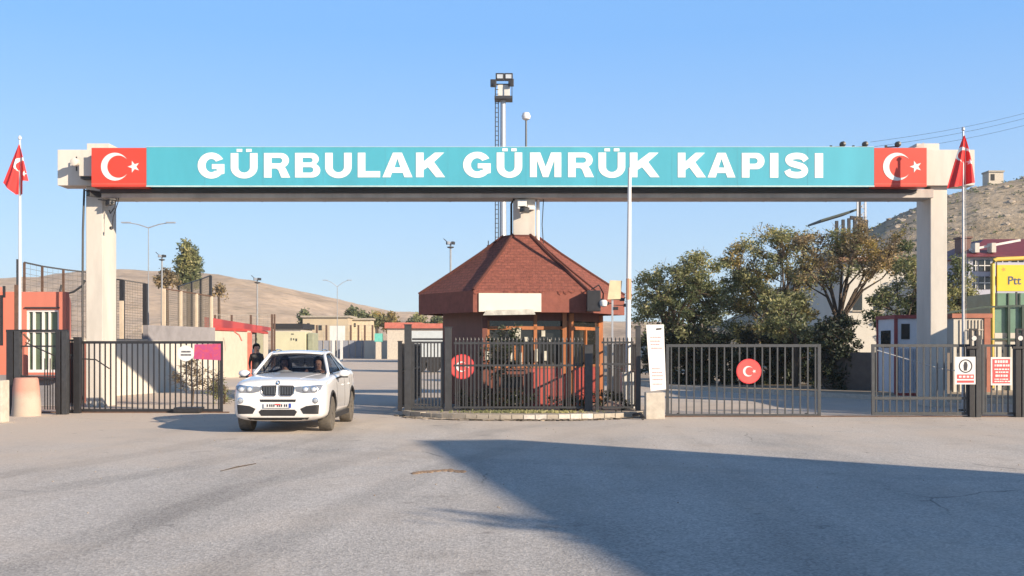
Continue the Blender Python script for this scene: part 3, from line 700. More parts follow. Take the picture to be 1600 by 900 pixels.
# walls
wv = ring(2.35, 0); WZ0 = .11
for k in range(6):
    a, c = Vector(wv[k][:2]), Vector(wv[(k + 1) % 6][:2]); d = (c - a).normalized(); n = Vector((-d.y, d.x))
    if n.dot(a - Vector((KX, KY))) > 0: n = -n
    def pan(s0, s1, z0, z1, m, name, off=0.0, th=.06):
        p, q = a + d * s0 - n * off, a + d * s1 - n * off; bb = MB(); bb.prism([tuple(p), tuple(q), tuple(q + n * th), tuple(p + n * th)], z0, z1); return bb.build(name, m, kio)
    Ln = (c - a).length
    if k == 5:
        pan(.05, Ln - .05, WZ0, 2.70, BROWN, 'wall_panel'); continue
    pan(.05 if k else 1.30, Ln - .05, WZ0, 1.15, REDWALL if k in (0, 1) else BROWN, 'wall_panel')
    if k == 0: pan(.05, 1.29, WZ0, 1.15, BROWN, 'wall_panel', .002)
    pan(.0, Ln, 1.151, 1.22, WOOD, 'sill', .03, .1)
    pan(.05, Ln - .05, 2.42, 2.70, BROWN, 'lintel')
    w = pan(.08, Ln - .08, 1.221, 2.419, DGLASS, 'window', -.03, .012)
    bb = MB()
    for s0, s1, z0, z1 in [(.05, .13, 1.221, 2.419), (Ln - .13, Ln - .05, 1.221, 2.419), (.132, Ln - .132, 2.18, 2.27)] + ([(1.33, 1.42, 1.221, 2.6), (.80, .84, 1.221, 1.75), (1.0, 1.04, 1.221, 1.75)] if k == 0 else [(Ln / 2 - .04, Ln / 2 + .04, 1.221, 2.178)]):
        p, q = a + d * s0 - n * .012, a + d * s1 - n * .012; bb.prism([tuple(p), tuple(q), tuple(q + n * .05), tuple(p + n * .05)], z0, z1)
    bb.build('frame', WOOD, w)
for k in (0, 1, 2):
    b = MB(); v = wv[k]; b.box(v[0] - .07, v[0] + .07, v[1] - .07, v[1] + .07, WZ0, 2.62, .01, R(6)); b.build('corner_post', WOOD if k else BROWN, kio)
b = MB(); b.box(1.36, 1.47, 30.98, 31.06, 1.0, 2.68, .006); b.build('corner_post', WOOD, kio)
b = MB(); b.prism([p[:2] for p in ring(2.2, 0)], .115, .16); b.build('floor', DARK, kio)
b = MB(); b.prism([p[:2] for p in ring(1.1, 0)], .165, 2.6); b.build('core_wall', DARK, kio)
# cream blank board on the fascia + crooked weathered canopy strip
def onface(px, py, off):
    """point on the front fascia plane (o_[0]-o_[1]) at the given picture column/row"""
    A = Vector(o_[0][:2]); dd = (Vector(o_[1][:2]) - A); t = (px - 800) / F
    s = (t * A.y - A.x) / (dd.x - t * dd.y); p = A + dd * s; nn = Vector((dd.y, -dd.x)).normalized()
    p = p + nn * off; return Vector((p.x, p.y, PZ(py, p.y)))
b = MB(); p0, p1 = onface(748, 487, .01), onface(845.5, 487, .01); zt = PZ(458, p0.y)
b.slab(p1, p0, .03, p0.z, zt); b.build('sign_board', mat('board_cream', (.68, .65, .56), .7, var=.06), kio)
b = MB(); p0, p1 = onface(754, 493, .10), onface(836, 493, .10)
b.plate([(0, 0), ((p1 - p0).length, 0.02), ((p1 - p0).length - .07, .17), (.08, .13)], p0, (p1 - p0).normalized(), Vector((0, .25, 1)).normalized(), .03)
b.build('canopy_strip', mat('bleached_board', (.50, .49, .44), .8, var=.4, scale=6), kio)
# small pale patches added in the window
for px, py, w, h in ((808, 521, .20, .30), (822, 530, .09, .12), (849, 521, .10, .16), (860, 532, .06, .06), (763, 555, .16, .26), (800, 561, .07, .35), (814, 561, .06, .35), (838, 555, .08, .34), (852, 556, .12, .26), (879, 570, .10, .10)):
    b = MB(); p = P(px, py, 31.0); yy = KY - 2.35 * .866 + (px - 825) / 136 * .25 - .08; b.box(p.x - w / 2, p.x + w / 2, yy - .0, yy + .012, p.z - h / 2, p.z + h / 2); b.build('pale_patch', mat('pale_sheet', (.62, .60, .50), .7, var=.3, scale=6), kio)
t = thing('speaker_box', 'black loudspeaker box under the kiosk eave at its right corner', 'speaker', (2.1, 30.55, 2.7))
p = P(930, 470, 30.3); b = MB(); b.box(p.x - .22, p.x + .14, 30.2, 30.5, p.z - .28, p.z + .27, .02); b.build('cabinet', BLACKM, t)
b = MB(); b.tube([(p.x - .1, 30.3, p.z + .3), (p.x + .1, 30.35, p.z + .42), (p.x + .22, 30.4, p.z + .2), (p.x + .2, 30.4, p.z - .1)], .02, 5); b.build('cable', BLACKM, t)
t = thing('dome_camera', 'white dome camera beside the black loudspeaker at the kiosk eave', 'camera', (2.5, 30.3, 2.8))
p = P(943, 474, 30.2); b = MB(); b.lathe([(.01, -.10), (.08, -.07), (.10, 0), (.10, .05), (.06, .09)], p, 'Z', 14); b.build('dome', WHITE, t, smooth=True)
b = MB(); b.bar(p + Vector((0, 0, .08)), p + Vector((-.15, .15, .15)), .04); b.build('bracket', BLACKM, t)
t = thing('board_on_post', 'small cream board on a thin post at the right eave of the kiosk', 'sign', (PX(956, 30.2), 30.2, 0.11))
p = P(960.5, 453, 30.2); b = MB(); b.plate([(-.19, -.25), (.15, -.24), (.19, .24), (-.13, .25)], p, *FRONT, .03); b.build('board', mat('cream_board', (.66, .55, .36), .7), t)
b = MB(); b.bar((PX(956.5, 30.25), 30.25, .11), (PX(957, 30.25), 30.25, PZ(440, 30.2)), .05); b.build('post', GALV, t)
b = MB()
for a, c in ((948, 474), (962, 482), (972, 468), (978, 477)):
    q = P(a, c, 30.3); b.box(q.x - .06, q.x + .06, 30.2, 30.4, q.z - .04, q.z + .04, .01); b.bar(q, (PX(956.5, 30.25), 30.25, q.z), .02)
b.build('clamp', BLACKM, t)
t = thing('raised_barrier', 'tall white barrier arm standing upright between kiosk and tilted notice', 'barrier', (PX(981, 30.1), 30.1, 0.11))
x = PX(981, 30.1); b = MB(); b.tube([(x, 30.1, 1.0), (x + .02, 30.1, 3.4), (x + .05, 30.1, PZ(262, 30.1))], [.072, .066, .045], 10); b.build('arm', WHITE, t, smooth=True)
b = MB(); b.box(x - .17, x + .17, 30.0, 30.35, .11, 1.05, .02); b.build('cabinet', WHITE_D, t)
b = MB(); b.cyl((x + .02, 30.1, 2.95), (x + .022, 30.1, 3.5), .071, .069, 10); b.build('band', mat('orange_faded', (.62, .33, .20), .6), t)
# dark metal cabinet + wires seen through the railing
t = thing('equipment_rack', 'black metal rack behind the railing in front of the kiosk window', 'rack', (PX(800, 30), 30, .11))
xa_, xb_ = PX(779, 30), PX(820, 30); b = MB()
for x in (xa_, xb_):
    for y in (29.8, 30.2): b.bar((x, y, .11), (x, y, PZ(578, 30)), .04)
for z in (.2, PZ(609, 30), PZ(586, 30), PZ(579, 30)): b.box(xa_, xb_, 29.8, 30.2, z - .015, z + .015)
b.build('frame', DKGREY, t); b = MB(); b.box(xa_ + .05, xb_ - .05, 29.85, 30.15, PZ(606, 30), PZ(588, 30), .01); b.build('case', BLACKM, t)
b = MB(); b.lathe([(.10, 0), (.13, .22), (.10, .28), (.02, .29)], (PX(805, 29.9), 30.0, .22), 'Z', 12); b.build('canister', WHITE_D, t)
# ------------------------------------------------------------------ railings and gates
def bars_mb(a, c, z0, z1, n, w=.03, pointed=0.0, rnd=None):
    a = Vector(a); c = Vector(c); b = MB()
    for k in range(n):
        p = a + (c - a) * ((k + .5) / n); h = z1 + (rnd.uniform(-.01, .01) if rnd else 0)
        b.bar((p.x, p.y, z0), (p.x, p.y, h), w)
        if pointed: b.cyl((p.x, p.y, h), (p.x, p.y, h + pointed), w * .8, .003, 6)
    return b
def rail_panel(root, a, c, z0, z1, n, m, rails=(), w=.03, pointed=0.0, fw=.05, tall=None):
    """framed panel: one mesh for the bars, one for the frame"""
    bars_mb(a, c, z0, z1 if not pointed else z1 + .08, n, w, pointed).build('bars', m, root)
    b = MB()
    for z in (z0, z1) + tuple(rails): b.bar((a[0], a[1], z), (c[0], c[1], z), fw * .8, fw)
    if not pointed:
        for p in (a, c): b.bar((p[0], p[1], z0 - fw / 2), (p[0], p[1], z1 + fw / 2), fw)
    return b.build('frame', m, root)
def post(root, x, y, z0, z1, w, m, cap=True):
    b = MB(); b.box(x - w / 2, x + w / 2, y - w / 2, y + w / 2, z0, z1, .005)
    if cap: b.box(x - w / 2 - .012, x + w / 2 + .012, y - w / 2 - .012, y + w / 2 + .012, z1 + .001, z1 + .022, .003)
    return b.build('post', m, root)
def disc_sign(root, x, y, z, r):
    b = MB(); b.plate(circle(0, 0, r, 36), (x, y, z), *FRONT, .012); d = b.build('round_plate', mat('sign_red', (.62, .04, .05), .5, var=.08), root)
    b = MB(); b.plate(circle(0, 0, r * .93, 36) , (x, y - .0125, z), *FRONT, .002); b.build('rim', mat('sign_red2', (.70, .10, .09), .5), d)
    b = MB(); b.plate(crescent(0, 0, r * .42), (x - r * .06, y - .016, z), *FRONT, .004); b.build('crescent', WHITE, d)
    b = MB(); b.plate(star(0, 0, r * .17), (x + r * .42, y - .016, z), *FRONT, .004); b.build('star', WHITE, d); return d
FY = 28.9
rl = thing('iron_railing', 'black spiked iron railing around the kiosk with a round crescent plate', 'railing', (0, FY, .11))
Z0 = .17
for px, top, w, y in ((625, 534, .10, FY), (637.5, 508, .17, FY), (700.5, 512, .17, FY), (933, 512, .09, FY), (919.5, 540, .20, FY - .05), (997, 510, .12, FY)):
    post(rl, PX(px, y), y, .11, PZ(top, y), w, DKGREY if px not in (625,) else BLACKM)
zt, zm = PZ(535, FY), PZ(571, FY)
rail_panel(rl, (PX(644, FY), FY), (PX(692, FY), FY), Z0 + .03, zt, 9, DKGREY, (PZ(530, FY),), w=.032)
rail_panel(rl, (PX(709, FY), FY), (PX(912, FY), FY), Z0 + .03, zt - .02, 34, DKGREY, (zm,), w=.034, pointed=.07)
rail_panel(rl, (PX(940, FY), FY), (PX(990, FY), FY), Z0 + .03, zt, 8, DKGREY, (PZ(569, FY),), w=.035, pointed=.05)
b = MB()
for k in range(16):   # short inner pickets of the lower half
    x = PX(715 + k * 12.4, FY); b.bar((x, FY + .01, Z0), (x, FY + .01, zm), .022); b.cyl((x, FY + .01, zm), (x, FY + .01, zm + .09), .02, .003, 6)
b.build('short_bars', DKGREY, rl)
# weldmesh wings running back from both ends
for px in (625, 1000):
    a = (PX(px, FY), FY + .1); c = (a[0] - (.0 if px < 800 else .25), 35.5)
    rail_panel(rl, a, c, .2, 1.78, 40, BLACKM, (1.1,), w=.028)
disc_sign(rl, PX(722, FY), FY + .003, PZ(573, FY - .06), 19.5 / F * FY)

def gate(label, x0, x1, y, py0, py1, n, m, group, rails=(), fw=.06, w=.032, cat='gate'):
    t = thing('sliding_gate', label, cat, ((x0 + x1) / 2, y, 0), group)
    rail_panel(t, (x0, y), (x1, y), PZ(py1, y), PZ(py0, y), n, m, rails, w=w, fw=fw); return t
GR = 28.3
g1 = gate('grey barred gate leaf with a round red crescent plate in its middle', PX(1043, GR), PX(1280, GR), GR, 540, 649, 20, GREYM, 'barred gate leaves', (), .07)
disc_sign(g1, PX(1170, GR - .06), GR - .06, PZ(580, GR), 19.5 / F * GR)
b = MB(); b.cyl((PX(1060, GR), GR, .05), (PX(1060, GR), GR + .06, .05), .045, n=10); b.cyl((PX(1260, GR), GR, .05), (PX(1260, GR), GR + .06, .05), .045, n=10); b.build('roller', BLACKM, g1)
g2 = gate('grey barred gate leaf left of the tall black posts, carrying the white prohibition notice', PX(1364, GR), PX(1512, GR), GR, 540, 646, 14, GREYM, 'barred gate leaves', (PZ(622, GR),), .07)
g3 = gate('short grey barred gate leaf at the right edge carrying the red notice', PX(1536, GR), PX(1588, GR), GR, 540, 646, 6, GREYM, 'barred gate leaves', (), .06)
b = MB(); b.box(PX(1036, GR), PX(1660, GR), GR - .04, GR + .04, .002, .028); o = b.build('gate_rail', RUST, origin=(9, GR, 0)); tag(o, 'rusty steel track on the ground under the right gates', 'track')
def gate_post(label, px, y, top, m=BLACKM):
    t = thing('gate_post', label, 'post', (PX(px, y), y, 0), 'black posts of the gates')
    x = PX(px, y); b = MB(); b.box(x - .16, x - .03, y - .05, y + .09, 0, PZ(540, y), .01); b.build('pillar', m, t)
    b = MB(); b.box(x - .0, x + .13, y - .05, y + .09, 0, PZ(top + 8, y), .01); b.build('pillar', DKGREY, t)
    b = MB(); z0, z1 = PZ(541, y), PZ(top, y)
    for q in (-.17, -.02): b.box(x + q, x + q + .05, y - .1, y - .03, z0, z1)
    b.box(x - .17, x + .03, y - .1, y - .03, z1 + .001, z1 + .04); b.box(x - .25, x + .05, y - .1, y - .03, z0 - .06, z0 - .001); b.build('guide_frame', m, t)
    b = MB(); b.cyl((x - .07, y - .11, (z0 + z1) / 2), (x - .07, y - .02, (z0 + z1) / 2), .06, n=14); b.build('roller', WHITE_D, t)
gate_post('black gate post with white roller, left of the red notice', 1524, GR - .1, 516); gate_post('black gate post with white roller at the right edge', 1596, GR - .1, 516)
def notice(root, px0, px1, py0, py1, y, m):
    b = MB(); b.plate([(PX(px0, y), PZ(py1, y)), (PX(px1, y), PZ(py1, y)), (PX(px1, y), PZ(py0, y)), (PX(px0, y), PZ(py0, y))], (0, y, 0), *FRONT, .01); return b.build('notice', m, root)
ny = GR - .08; NRED = mat('notice_red', (.68, .08, .08), .5, var=.1); INK = mat('ink', (.03, .03, .04), .6); NPALE = mat('notice_pale', (.78, .70, .70), .5)
n1 = notice(g2, 1492, 1524, 557.5, 600.5, ny - .2, WHITE); y_ = ny - .2
b = MB(); cx, cz, r = PX(1508.5, y_), PZ(572, y_), .165
ro = circle(0, 0, r, 32); ri = circle(0, 0, r * .84, 32)
for k in range(32): b.plate([ro[k], ro[(k + 1) % 32], ri[(k + 1) % 32], ri[k]], (cx, y_ - .0125, cz), *FRONT, .002)
b.plate([(-.04, -.11), (.03, -.11), (.05, .03), (.02, .11), (-.03, .10), (-.05, .02)], (cx, y_ - .0125, cz), *FRONT, .002); b.build('pictogram', INK, n1)
b = MB(); b.box(PX(1495, y_), PX(1521.5, y_), y_ - .014, y_ - .011, PZ(592, y_), PZ(585, y_)); b.box(PX(1495, y_), PX(1521.5, y_), y_ - .014, y_ - .011, PZ(598, y_), PZ(594.5, y_)); b.build('red_band', NRED, n1)
b = MB()
for k in range(4): b.box(PX(1498 + k * 6, y_), PX(1502 + k * 6, y_), y_ - .017, y_ - .0145, PZ(590, y_), PZ(587, y_))
b.build('lettering', WHITE, n1)
n2 = notice(g3, 1548, 1580.5, 558, 602, ny, NPALE)
b = MB(); b.box(PX(1550.5, ny), PX(1578, ny), ny - .014, ny - .011, PZ(599, ny), PZ(561, ny)); b.build('red_field', NRED, n2)
rnd = random.Random(11); b = MB()
for row, (py, h) in enumerate(((565, 4.2), (571, 3.2), (577, 2.2), (581.5, 2.2), (587, 3.4), (592.5, 1.8), (596, 1.8))):
    x = 1553 + rnd.uniform(0, 2)
    while x < 1574:
        w = rnd.uniform(1.5, 4.5); b.box(PX(x, ny), PX(x + w, ny), ny - .017, ny - .0145, PZ(py + h / 2, ny), PZ(py - h / 2, ny)); x += w + rnd.uniform(.6, 1.4)
b.build('lettering', NPALE, n2)

# left black gate
GLY = 30.0
g4 = gate('black barred gate leaf on the left carrying a round white and a pink sign', PX(118, GLY), PX(346, GLY), GLY, 535, 641, 27, BLACKM, 'barred gate leaves', (), .07, .032)
b = MB(); b.plate(circle(0, 0, 12.5 / F * GLY, 30), (PX(291, GLY), GLY - .05, PZ(552, GLY)), *FRONT, .012); d = b.build('round_plate', WHITE, g4)
b = MB(); y_ = GLY - .0665
for py, x0 in ((549.5, 283.5), (554.5, 282.5)):
    x = x0
    while x < 298: b.box(PX(x, y_), PX(x + 1.5, y_), y_, y_ + .003, PZ(py + 1.3, y_), PZ(py - 1.3, y_)); x += 2.1
b.build('lettering', INK, d)
PINK = NT('pink_sign'); PINK.l(PINK.ramp(PINK.noise(5, 4, .6, PINK.coord(1.0), 1.0), [(.35, (.48, .06, .13)), (.5, (.42, .07, .20)), (.65, (.55, .08, .11))]), PINK.b.inputs['Base Color']); PINK = PINK.m
y_ = GLY - .05; b = MB(); b.plate([(PX(303, y_), PZ(561, y_)), (PX(345, y_), PZ(563, y_)), (PX(345, y_), PZ(537, y_)), (PX(304, y_), PZ(538, y_))], (0, y_, 0), *FRONT, .01); d = b.build('pink_plate', PINK, g4)
b = MB(); b.box(PX(275, GLY), PX(316, GLY), GLY - .25, GLY + .25, .01, PZ(636, GLY), .03); b.build('counterweight', BLACKM, g4)
b = MB(); b.box(PX(60, GLY), PX(358, GLY), GLY - .05, GLY + .05, .002, .03); o = b.build('gate_rail', RUST, origin=(-10, GLY, 0)); tag(o, 'rusty steel track on the ground under the black left gate', 'track')
t = thing('pedestrian_gate', 'black steel portal of box posts with two top rails by the pink bollard', 'gate', (PX(55, 29.3), 29.3, 0))
y = 29.3
for px0, px1 in ((12, 22), (24, 33), (89, 96), (98, 106)):
    b = MB(); b.box(PX(px0, y), PX(px1, y), y - .09, y + .09, 0, PZ(517, y), .01); b.build('post', DKGREY if px0 in (98, 24) else BLACKM, t)
b = MB(); b.box(PX(10, y), PX(106, y), y - .03, y + .03, PZ(519, y), PZ(515, y)); b.build('rail', BLACKM, t); b = MB(); b.bar((PX(33, y), y, PZ(541, y)), (PX(89, y), y, PZ(541, y)), .04)
b.build('rail', BLACKM, t); b = MB(); b.bar((PX(33, y), y, PZ(588, y)), (PX(89, y), y, PZ(592, y)), .05); b.build('rail', BLACKM, t)
b = MB()
for k in range(5): b.bar((PX(70 + k * 4.2, y), y, PZ(560 + k % 2 * 6, y)), (PX(70 + k * 4.2, y), y, .12), .022)
b.build('bars', BLACKM, t)
t = thing('fence_panel', 'narrow black railing between the portal and the left gate', 'railing', (PX(112, 29.8), 29.8, 0))
rail_panel(t, (PX(107, 29.8), 29.8), (PX(118, 29.8), 29.8), .06, PZ(532, 29.8), 1, BLACKM, (PZ(555, 29.8),), fw=.06)
post(t, PX(121, 29.8), 29.8, 0, PZ(528, 29.8), .16, BLACKM)
# swinging chain catenary stays on the leaf
b = MB(); b.tube([(PX(40, 31), 31, PZ(535, 31)), (PX(90, 31), 31, PZ(558, 31)), (PX(150, 31), 31, PZ(562, 31)), (PX(171, 31), 31, PZ(576, 31))], .018, 5)
o = b.build('cable', BLACKM, origin=(PX(100, 31), 31, 0)); tag(o, 'dark slack cable behind the left gate and the portal', 'cable')
# bollards
def bollard(label, px, y, w, h, m, seed):
    rnd = random.Random(seed); x = PX(px, y); b = MB()
    b.lathe([(w * .02, 0), (w * .56, 0), (w * .54, h * .3), (w * .50, h * .72), (w * .46, h * .97), (w * .40, h), (.01, h * 1.005)], (x, y, 0), 'Z', 18)
    for v in b.bm.verts: v.co += Vector((rnd.uniform(-.012, .012), rnd.uniform(-.012, .012), 0))
    o = b.build('bollard', m, origin=(x, y, 0), smooth=True); return tag(o, label, 'bollard', 'concrete bollards on the left')
BM_ = NT('pink_bollard'); sp = BM_.n('ShaderNodeSeparateXYZ'); co = BM_.coord(1.0); BM_.l(co, sp.inputs[0])
mr = BM_.n('ShaderNodeMapRange'); BM_.l(sp.outputs[2], mr.inputs[0]); mr.inputs[1].default_value = .42; mr.inputs[2].default_value = .66
nz = BM_.noise(5, 5, .6, co); sm = BM_.n('ShaderNodeMath', operation='MULTIPLY_ADD'); BM_.l(nz, sm.inputs[0]); sm.inputs[1].default_value = 1.2; BM_.l(mr.outputs[0], sm.inputs[2])
sb2 = BM_.n('ShaderNodeMath', operation='SUBTRACT'); BM_.l(sm.outputs[0], sb2.inputs[0]); sb2.inputs[1].default_value = .6; sb2.use_clamp = True
BM_.l(BM_.mix(sb2.outputs[0], (.44, .37, .30), (.50, .26, .20)), BM_.b.inputs['Base Color']); BM_.b.inputs['Roughness'].default_value = .9; BM_.bump(BM_.noise(30, 5, .6, co), .4, .01); BM_ = BM_.m
bollard('round concrete bollard with worn pink paint before the black portal', 41, 28.7, .62, 1.0 * PZ(590, 28.7), BM_, 1)
b = MB(); b.box(PX(-16, 26.2), PX(9, 26.2), 26.0, 26.4, 0, PZ(594, 26.2), .03); o = b.build('concrete_block', CONC_L, origin=(PX(-3, 26.2), 26.2, 0)); tag(o, 'pale squared concrete block cut by the left edge of the photo', 'block')
# notice board on concrete block
t = thing('notice_stand', 'tilted white notice on a concrete block between kiosk and grey gate', 'sign', (PX(1023, 27.6), 27.6, 0)); y = 27.6
b = MB(); b.box(PX(1008, y), PX(1037, y), y - .2, y + .2, 0, PZ(613, y), .015); b.build('concrete_block', CONC_L, t)
b = MB(); b.plate([(PX(1016, y), PZ(611, y)), (PX(1040, y), PZ(608, y)), (PX(1036.5, y), PZ(507, y)), (PX(1009, y), PZ(507.5, y))], (0, y - .05, 0), *FRONT, .03); n_ = b.build('notice', mat('notice_white', (.82, .80, .78), .5, var=.04), t)
b = MB(); b.plate([(PX(1024, y), PZ(516, y)), (PX(1033, y), PZ(515, y)), (PX(1033, y), PZ(512.5, y)), (PX(1025, y), PZ(513, y))], (0, y - .0815, 0), *FRONT, .002); b.build('logo', DKGREY, n_)
rnd = random.Random(6); b = MB(); PT = mat('faded_red_ink', (.62, .34, .33), .6)
for py in (527, 533, 538, 544, 576, 582, 587, 593, 600):
    sh = (py - 510) * .05; x = 1014 + sh + rnd.uniform(0, 1); xe = 1014 + sh + rnd.uniform(13, 18)
    while x < xe: w = rnd.uniform(.8, 3); b.box(PX(x, y), PX(x + w, y), y - .084, y - .0815, PZ(py + .9, y), PZ(py - .9, y)); x += w + rnd.uniform(.4, .9)
b.build('lettering', PT, n_)
b = MB(); b.tube([(PX(990, 27.4), 27.4, .10), (PX(1001, 27.2), 27.2, .14), (PX(1006, 27.1), 27.1, .05), (PX(1003, 27.1), 27.1, .012)], .045, 8); o = b.build('hose_end', BLACKM, origin=(PX(1000, 27.3), 27.3, 0)); tag(o, 'black pipe end curling over the kerb by the concrete block', 'pipe')

# ------------------------------------------------------------------ left side: red building, walls, fences
SALM = mat('salmon_paint', (.56, .185, .13), .8, var=.12, scale=1.5, streak=True); GREYB = mat('grey_plinth', (.22, .22, .24), .85, var=.15)
t = thing('red_building', 'single-storey salmon red building with a white barred window', 'building', (-15.5, 36, 0))
y0 = 33.6; xa_, xb_, wx0, wx1, wz0, wz1 = -15.0, PX(103, y0), PX(41, y0), PX(92, y0), PZ(582, y0), PZ(484, y0)
b = MB(); TZ = 3.32
b.box(xa_, wx0, y0, y0 + .25, .9, TZ); b.box(wx1, xb_, y0, y0 + .25, .9, TZ); b.box(wx0, wx1, y0, y0 + .25, wz1, TZ); b.box(wx0, wx1, y0, y0 + .25, .9, wz0)
b.slab((xb_, y0 + .251), (-15.3, 40), .25, .9, TZ - .1); b.box(-24, xa_ - .001, y0 - .9, y0 + .3, .9, TZ + .15); b.box(-24, -15.6, 39.8, 40, .9, TZ - .1); b.build('wall', SALM, t)
b = MB(); b.box(xa_, xb_ + .01, y0 - .02, y0 + .24, 0, .899); b.slab((xb_ + .01, y0 + .241), (-15.3, 40), .25, 0, .899); b.box(-24, xa_ - .001, y0 - .92, y0 + .3, 0, .899); b.build('plinth', GREYB, t)
b = MB(); b.prism([(-24, y0 + .26), (xb_ - .3, y0 + .26), (-15.7, 39.7), (-24, 39.7)], TZ - .25, TZ - .15); b.build('roof', CONC, t)
lw = MB(); lw.slab((PX(106, 35), 35), (PX(169, 35.4), 35.4), .15, 0, 1.85); lw = lw.build('low_wall', mat('maroon_wall', (.20, .07, .055), .85, var=.25, scale=2), origin=(PX(140, 35), 35, 0)); tag(lw, 'low dark maroon wall behind the left gate next to the red building', 'wall')
w = MB(); w.box(wx0, wx1, y0 + .12, y0 + .14, wz0, wz1); w = w.build('window', m_glass('green_window', (.10, .14, .09), .15), t)
b = MB()
for f0, f1 in ((0, .06), (.18, .25), (.46, .53), (.66, .72), (.94, 1)): b.box(wx0 + (wx1 - wx0) * f0, wx0 + (wx1 - wx0) * f1, y0 + .05, y0 + .11, wz0, wz1)
for z in (wz0, wz0 + (wz1 - wz0) * .64, wz1 - .06): b.box(wx0, wx1, y0 + .04, y0 + .10, z, z + .08)
b.build('frame', WHITE, w)
b = MB(); b.box(wx0 - .03, wx1 + .03, y0 - .05, y0 - .001, wz1 + .04, wz1 + .08); b.build('drip_ledge', DKGREY, w)
b = MB(); b.box(wx0 - .1, wx1 + .15, y0 - .35, y0 - .001, PZ(592, y0), PZ(587, y0)); b.build('shelf', mat('maroon', (.12, .03, .03), .6), t)
b = MB(); b.bar((PX(12, 33), 32.6, PZ(540, 33)), (PX(12, 33), 32.6, PZ(462, 33)), .07); b.bar((PX(16, 33), 32.6, PZ(466, 33)), (PX(16, 33), 32.6, PZ(448, 33)), .06); b.build('drainpipe', BLACKM, t)
t = thing('steel_post', 'thin dark steel post right beside the left flagpole', 'post', (PX(26, 30.5), 30.5, 0))
b = MB(); b.bar((PX(26, 30.5), 30.5, 0), (PX(26, 30.5), 30.5, PZ(445, 30.5)), .09); b.build('lower_post', RUST, t); b = MB(); b.bar((PX(27, 30.5), 30.5, PZ(445, 30.5)), (PX(27, 30.5), 30.5, PZ(405, 30.5)), .04); b.build('upper_post', DKGREY, t)
t = thing('steel_post', 'faded red post with a bent arm behind the pink bollard', 'post', (PX(40, 30.5), 30.5, 0))
b = MB(); b.tube([(PX(40, 30.5), 30.5, 0), (PX(40, 30.5), 30.5, PZ(540, 30.5))], .07, 8); b.build('lower_post', SALM, t)
b = MB(); b.tube([(PX(40, 30.5), 30.5, PZ(540, 30.5)), (PX(46, 30.5), 30.5, PZ(532, 30.5)), (PX(37, 30.5), 30.5, PZ(522, 30.5))], .03, 8); b.build('arm', RUST, t)

WW = mat('white_wall', (.58, .55, .48), .9, var=.14, scale=1, streak=True, bump=.2)
t = thing('white_wall', 'long white boundary wall behind the black left gate, stepping up to the right', 'wall', (PX(200, 38), 38, 0))
A, B_, C_ = (PX(60, 36.5), 36.5), (PX(231, 42), 42.0), (PX(336, 48), 48.0)
b = MB(); b.slab(A, B_, .2, 0, 1.93); b.build('low_wall', WW, t)
b = MB(); b.slab((B_[0] + .01, B_[1]), C_, .2, 0, 1.93); b.build('low_wall', WW, t); b = MB(); b.slab((B_[0] + .01, B_[1]), C_, .2, 1.933, 2.5); b.build('raised_wall', mat('grey_wall_band', (.27, .26, .27), .95, var=.2, scale=2), t)  # upper band of the raised stretch in a darker grey
b = MB(); b.slab((A[0], A[1] - .03), (B_[0], B_[1] - .03), .27, 1.935, 1.99); b.build('coping', CONC, t)
def mesh_fence(label, pts, z0, z1, mp, mr, group=None, n_wire=.18, postw=.09, side=0):
    t = thing('mesh_fence', label, 'fence', (pts[0][0], pts[0][1], 0), group)
    fb = MB(); wb = MB()
    for i, p in enumerate(pts):
        zz0, zz1 = (z0[i], z1[i]) if isinstance(z0, (list, tuple)) else (z0, z1[i] if isinstance(z1, (list, tuple)) else z1)
        b = MB(); b.box(p[0] - postw / 2, p[0] + postw / 2, p[1] - postw / 2, p[1] + postw / 2, 0, zz1, .004); b.build('post', mp, t)
    for (a, c), (za, zc) in zip(zip(pts, pts[1:]), zip(z1 if isinstance(z1, (list, tuple)) else [z1] * len(pts), (z1 if isinstance(z1, (list, tuple)) else [z1] * len(pts))[1:])):
        fb.bar((a[0], a[1], za), (c[0], c[1], zc), .05)
        L = (Vector(c[:2]) - Vector(a[:2])).length; n = max(2, int(L / n_wire)); zb = z0 if not isinstance(z0, (list, tuple)) else z0[0]
        for k in range(1, n):
            f = k / n; x, y = a[0] + (c[0] - a[0]) * f, a[1] + (c[1] - a[1]) * f; wb.cyl((x, y, zb), (x, y, za + (zc - za) * f), .005, n=3, caps=False)
        m_ = int(((za + zc) / 2 - zb) / n_wire)
        for k in range(m_):
            f = k / m_; wb.cyl((a[0], a[1], zb + (za - zb) * f), (c[0], c[1], zb + (zc - zb) * f), .007, n=3, caps=False)
    fb.build('rail', mr, t); wb.build('wire_mesh', mat('wire', (.22, .19, .15), .7), t); return t
PALE = mat('pale_post', (.60, .50, .38), .9, var=.15)
mesh_fence('high wire fence with dark top rail behind the red building', [(PX(38, 40), 40.0), (PX(66, 40.6), 40.6), (PX(99, 41.3), 41.3), (PX(136, 42), 42.0)], .3, [PZ(410, 40), PZ(416, 40.6), PZ(421, 41.3), PZ(425.5, 42)], RUST, DKGREY, 'wire fences behind the wall', .18, .07)
mesh_fence('dark framed wire fence just right of the left gantry column', [(PX(178, 44), 44.0), (PX(191, 44), 44.0), (PX(227, 44.6), 44.6)], .3, [PZ(436, 44), PZ(437.5, 44), PZ(443, 44.6)], BLACKM, BLACKM, 'wire fences behind the wall', .10, .16)
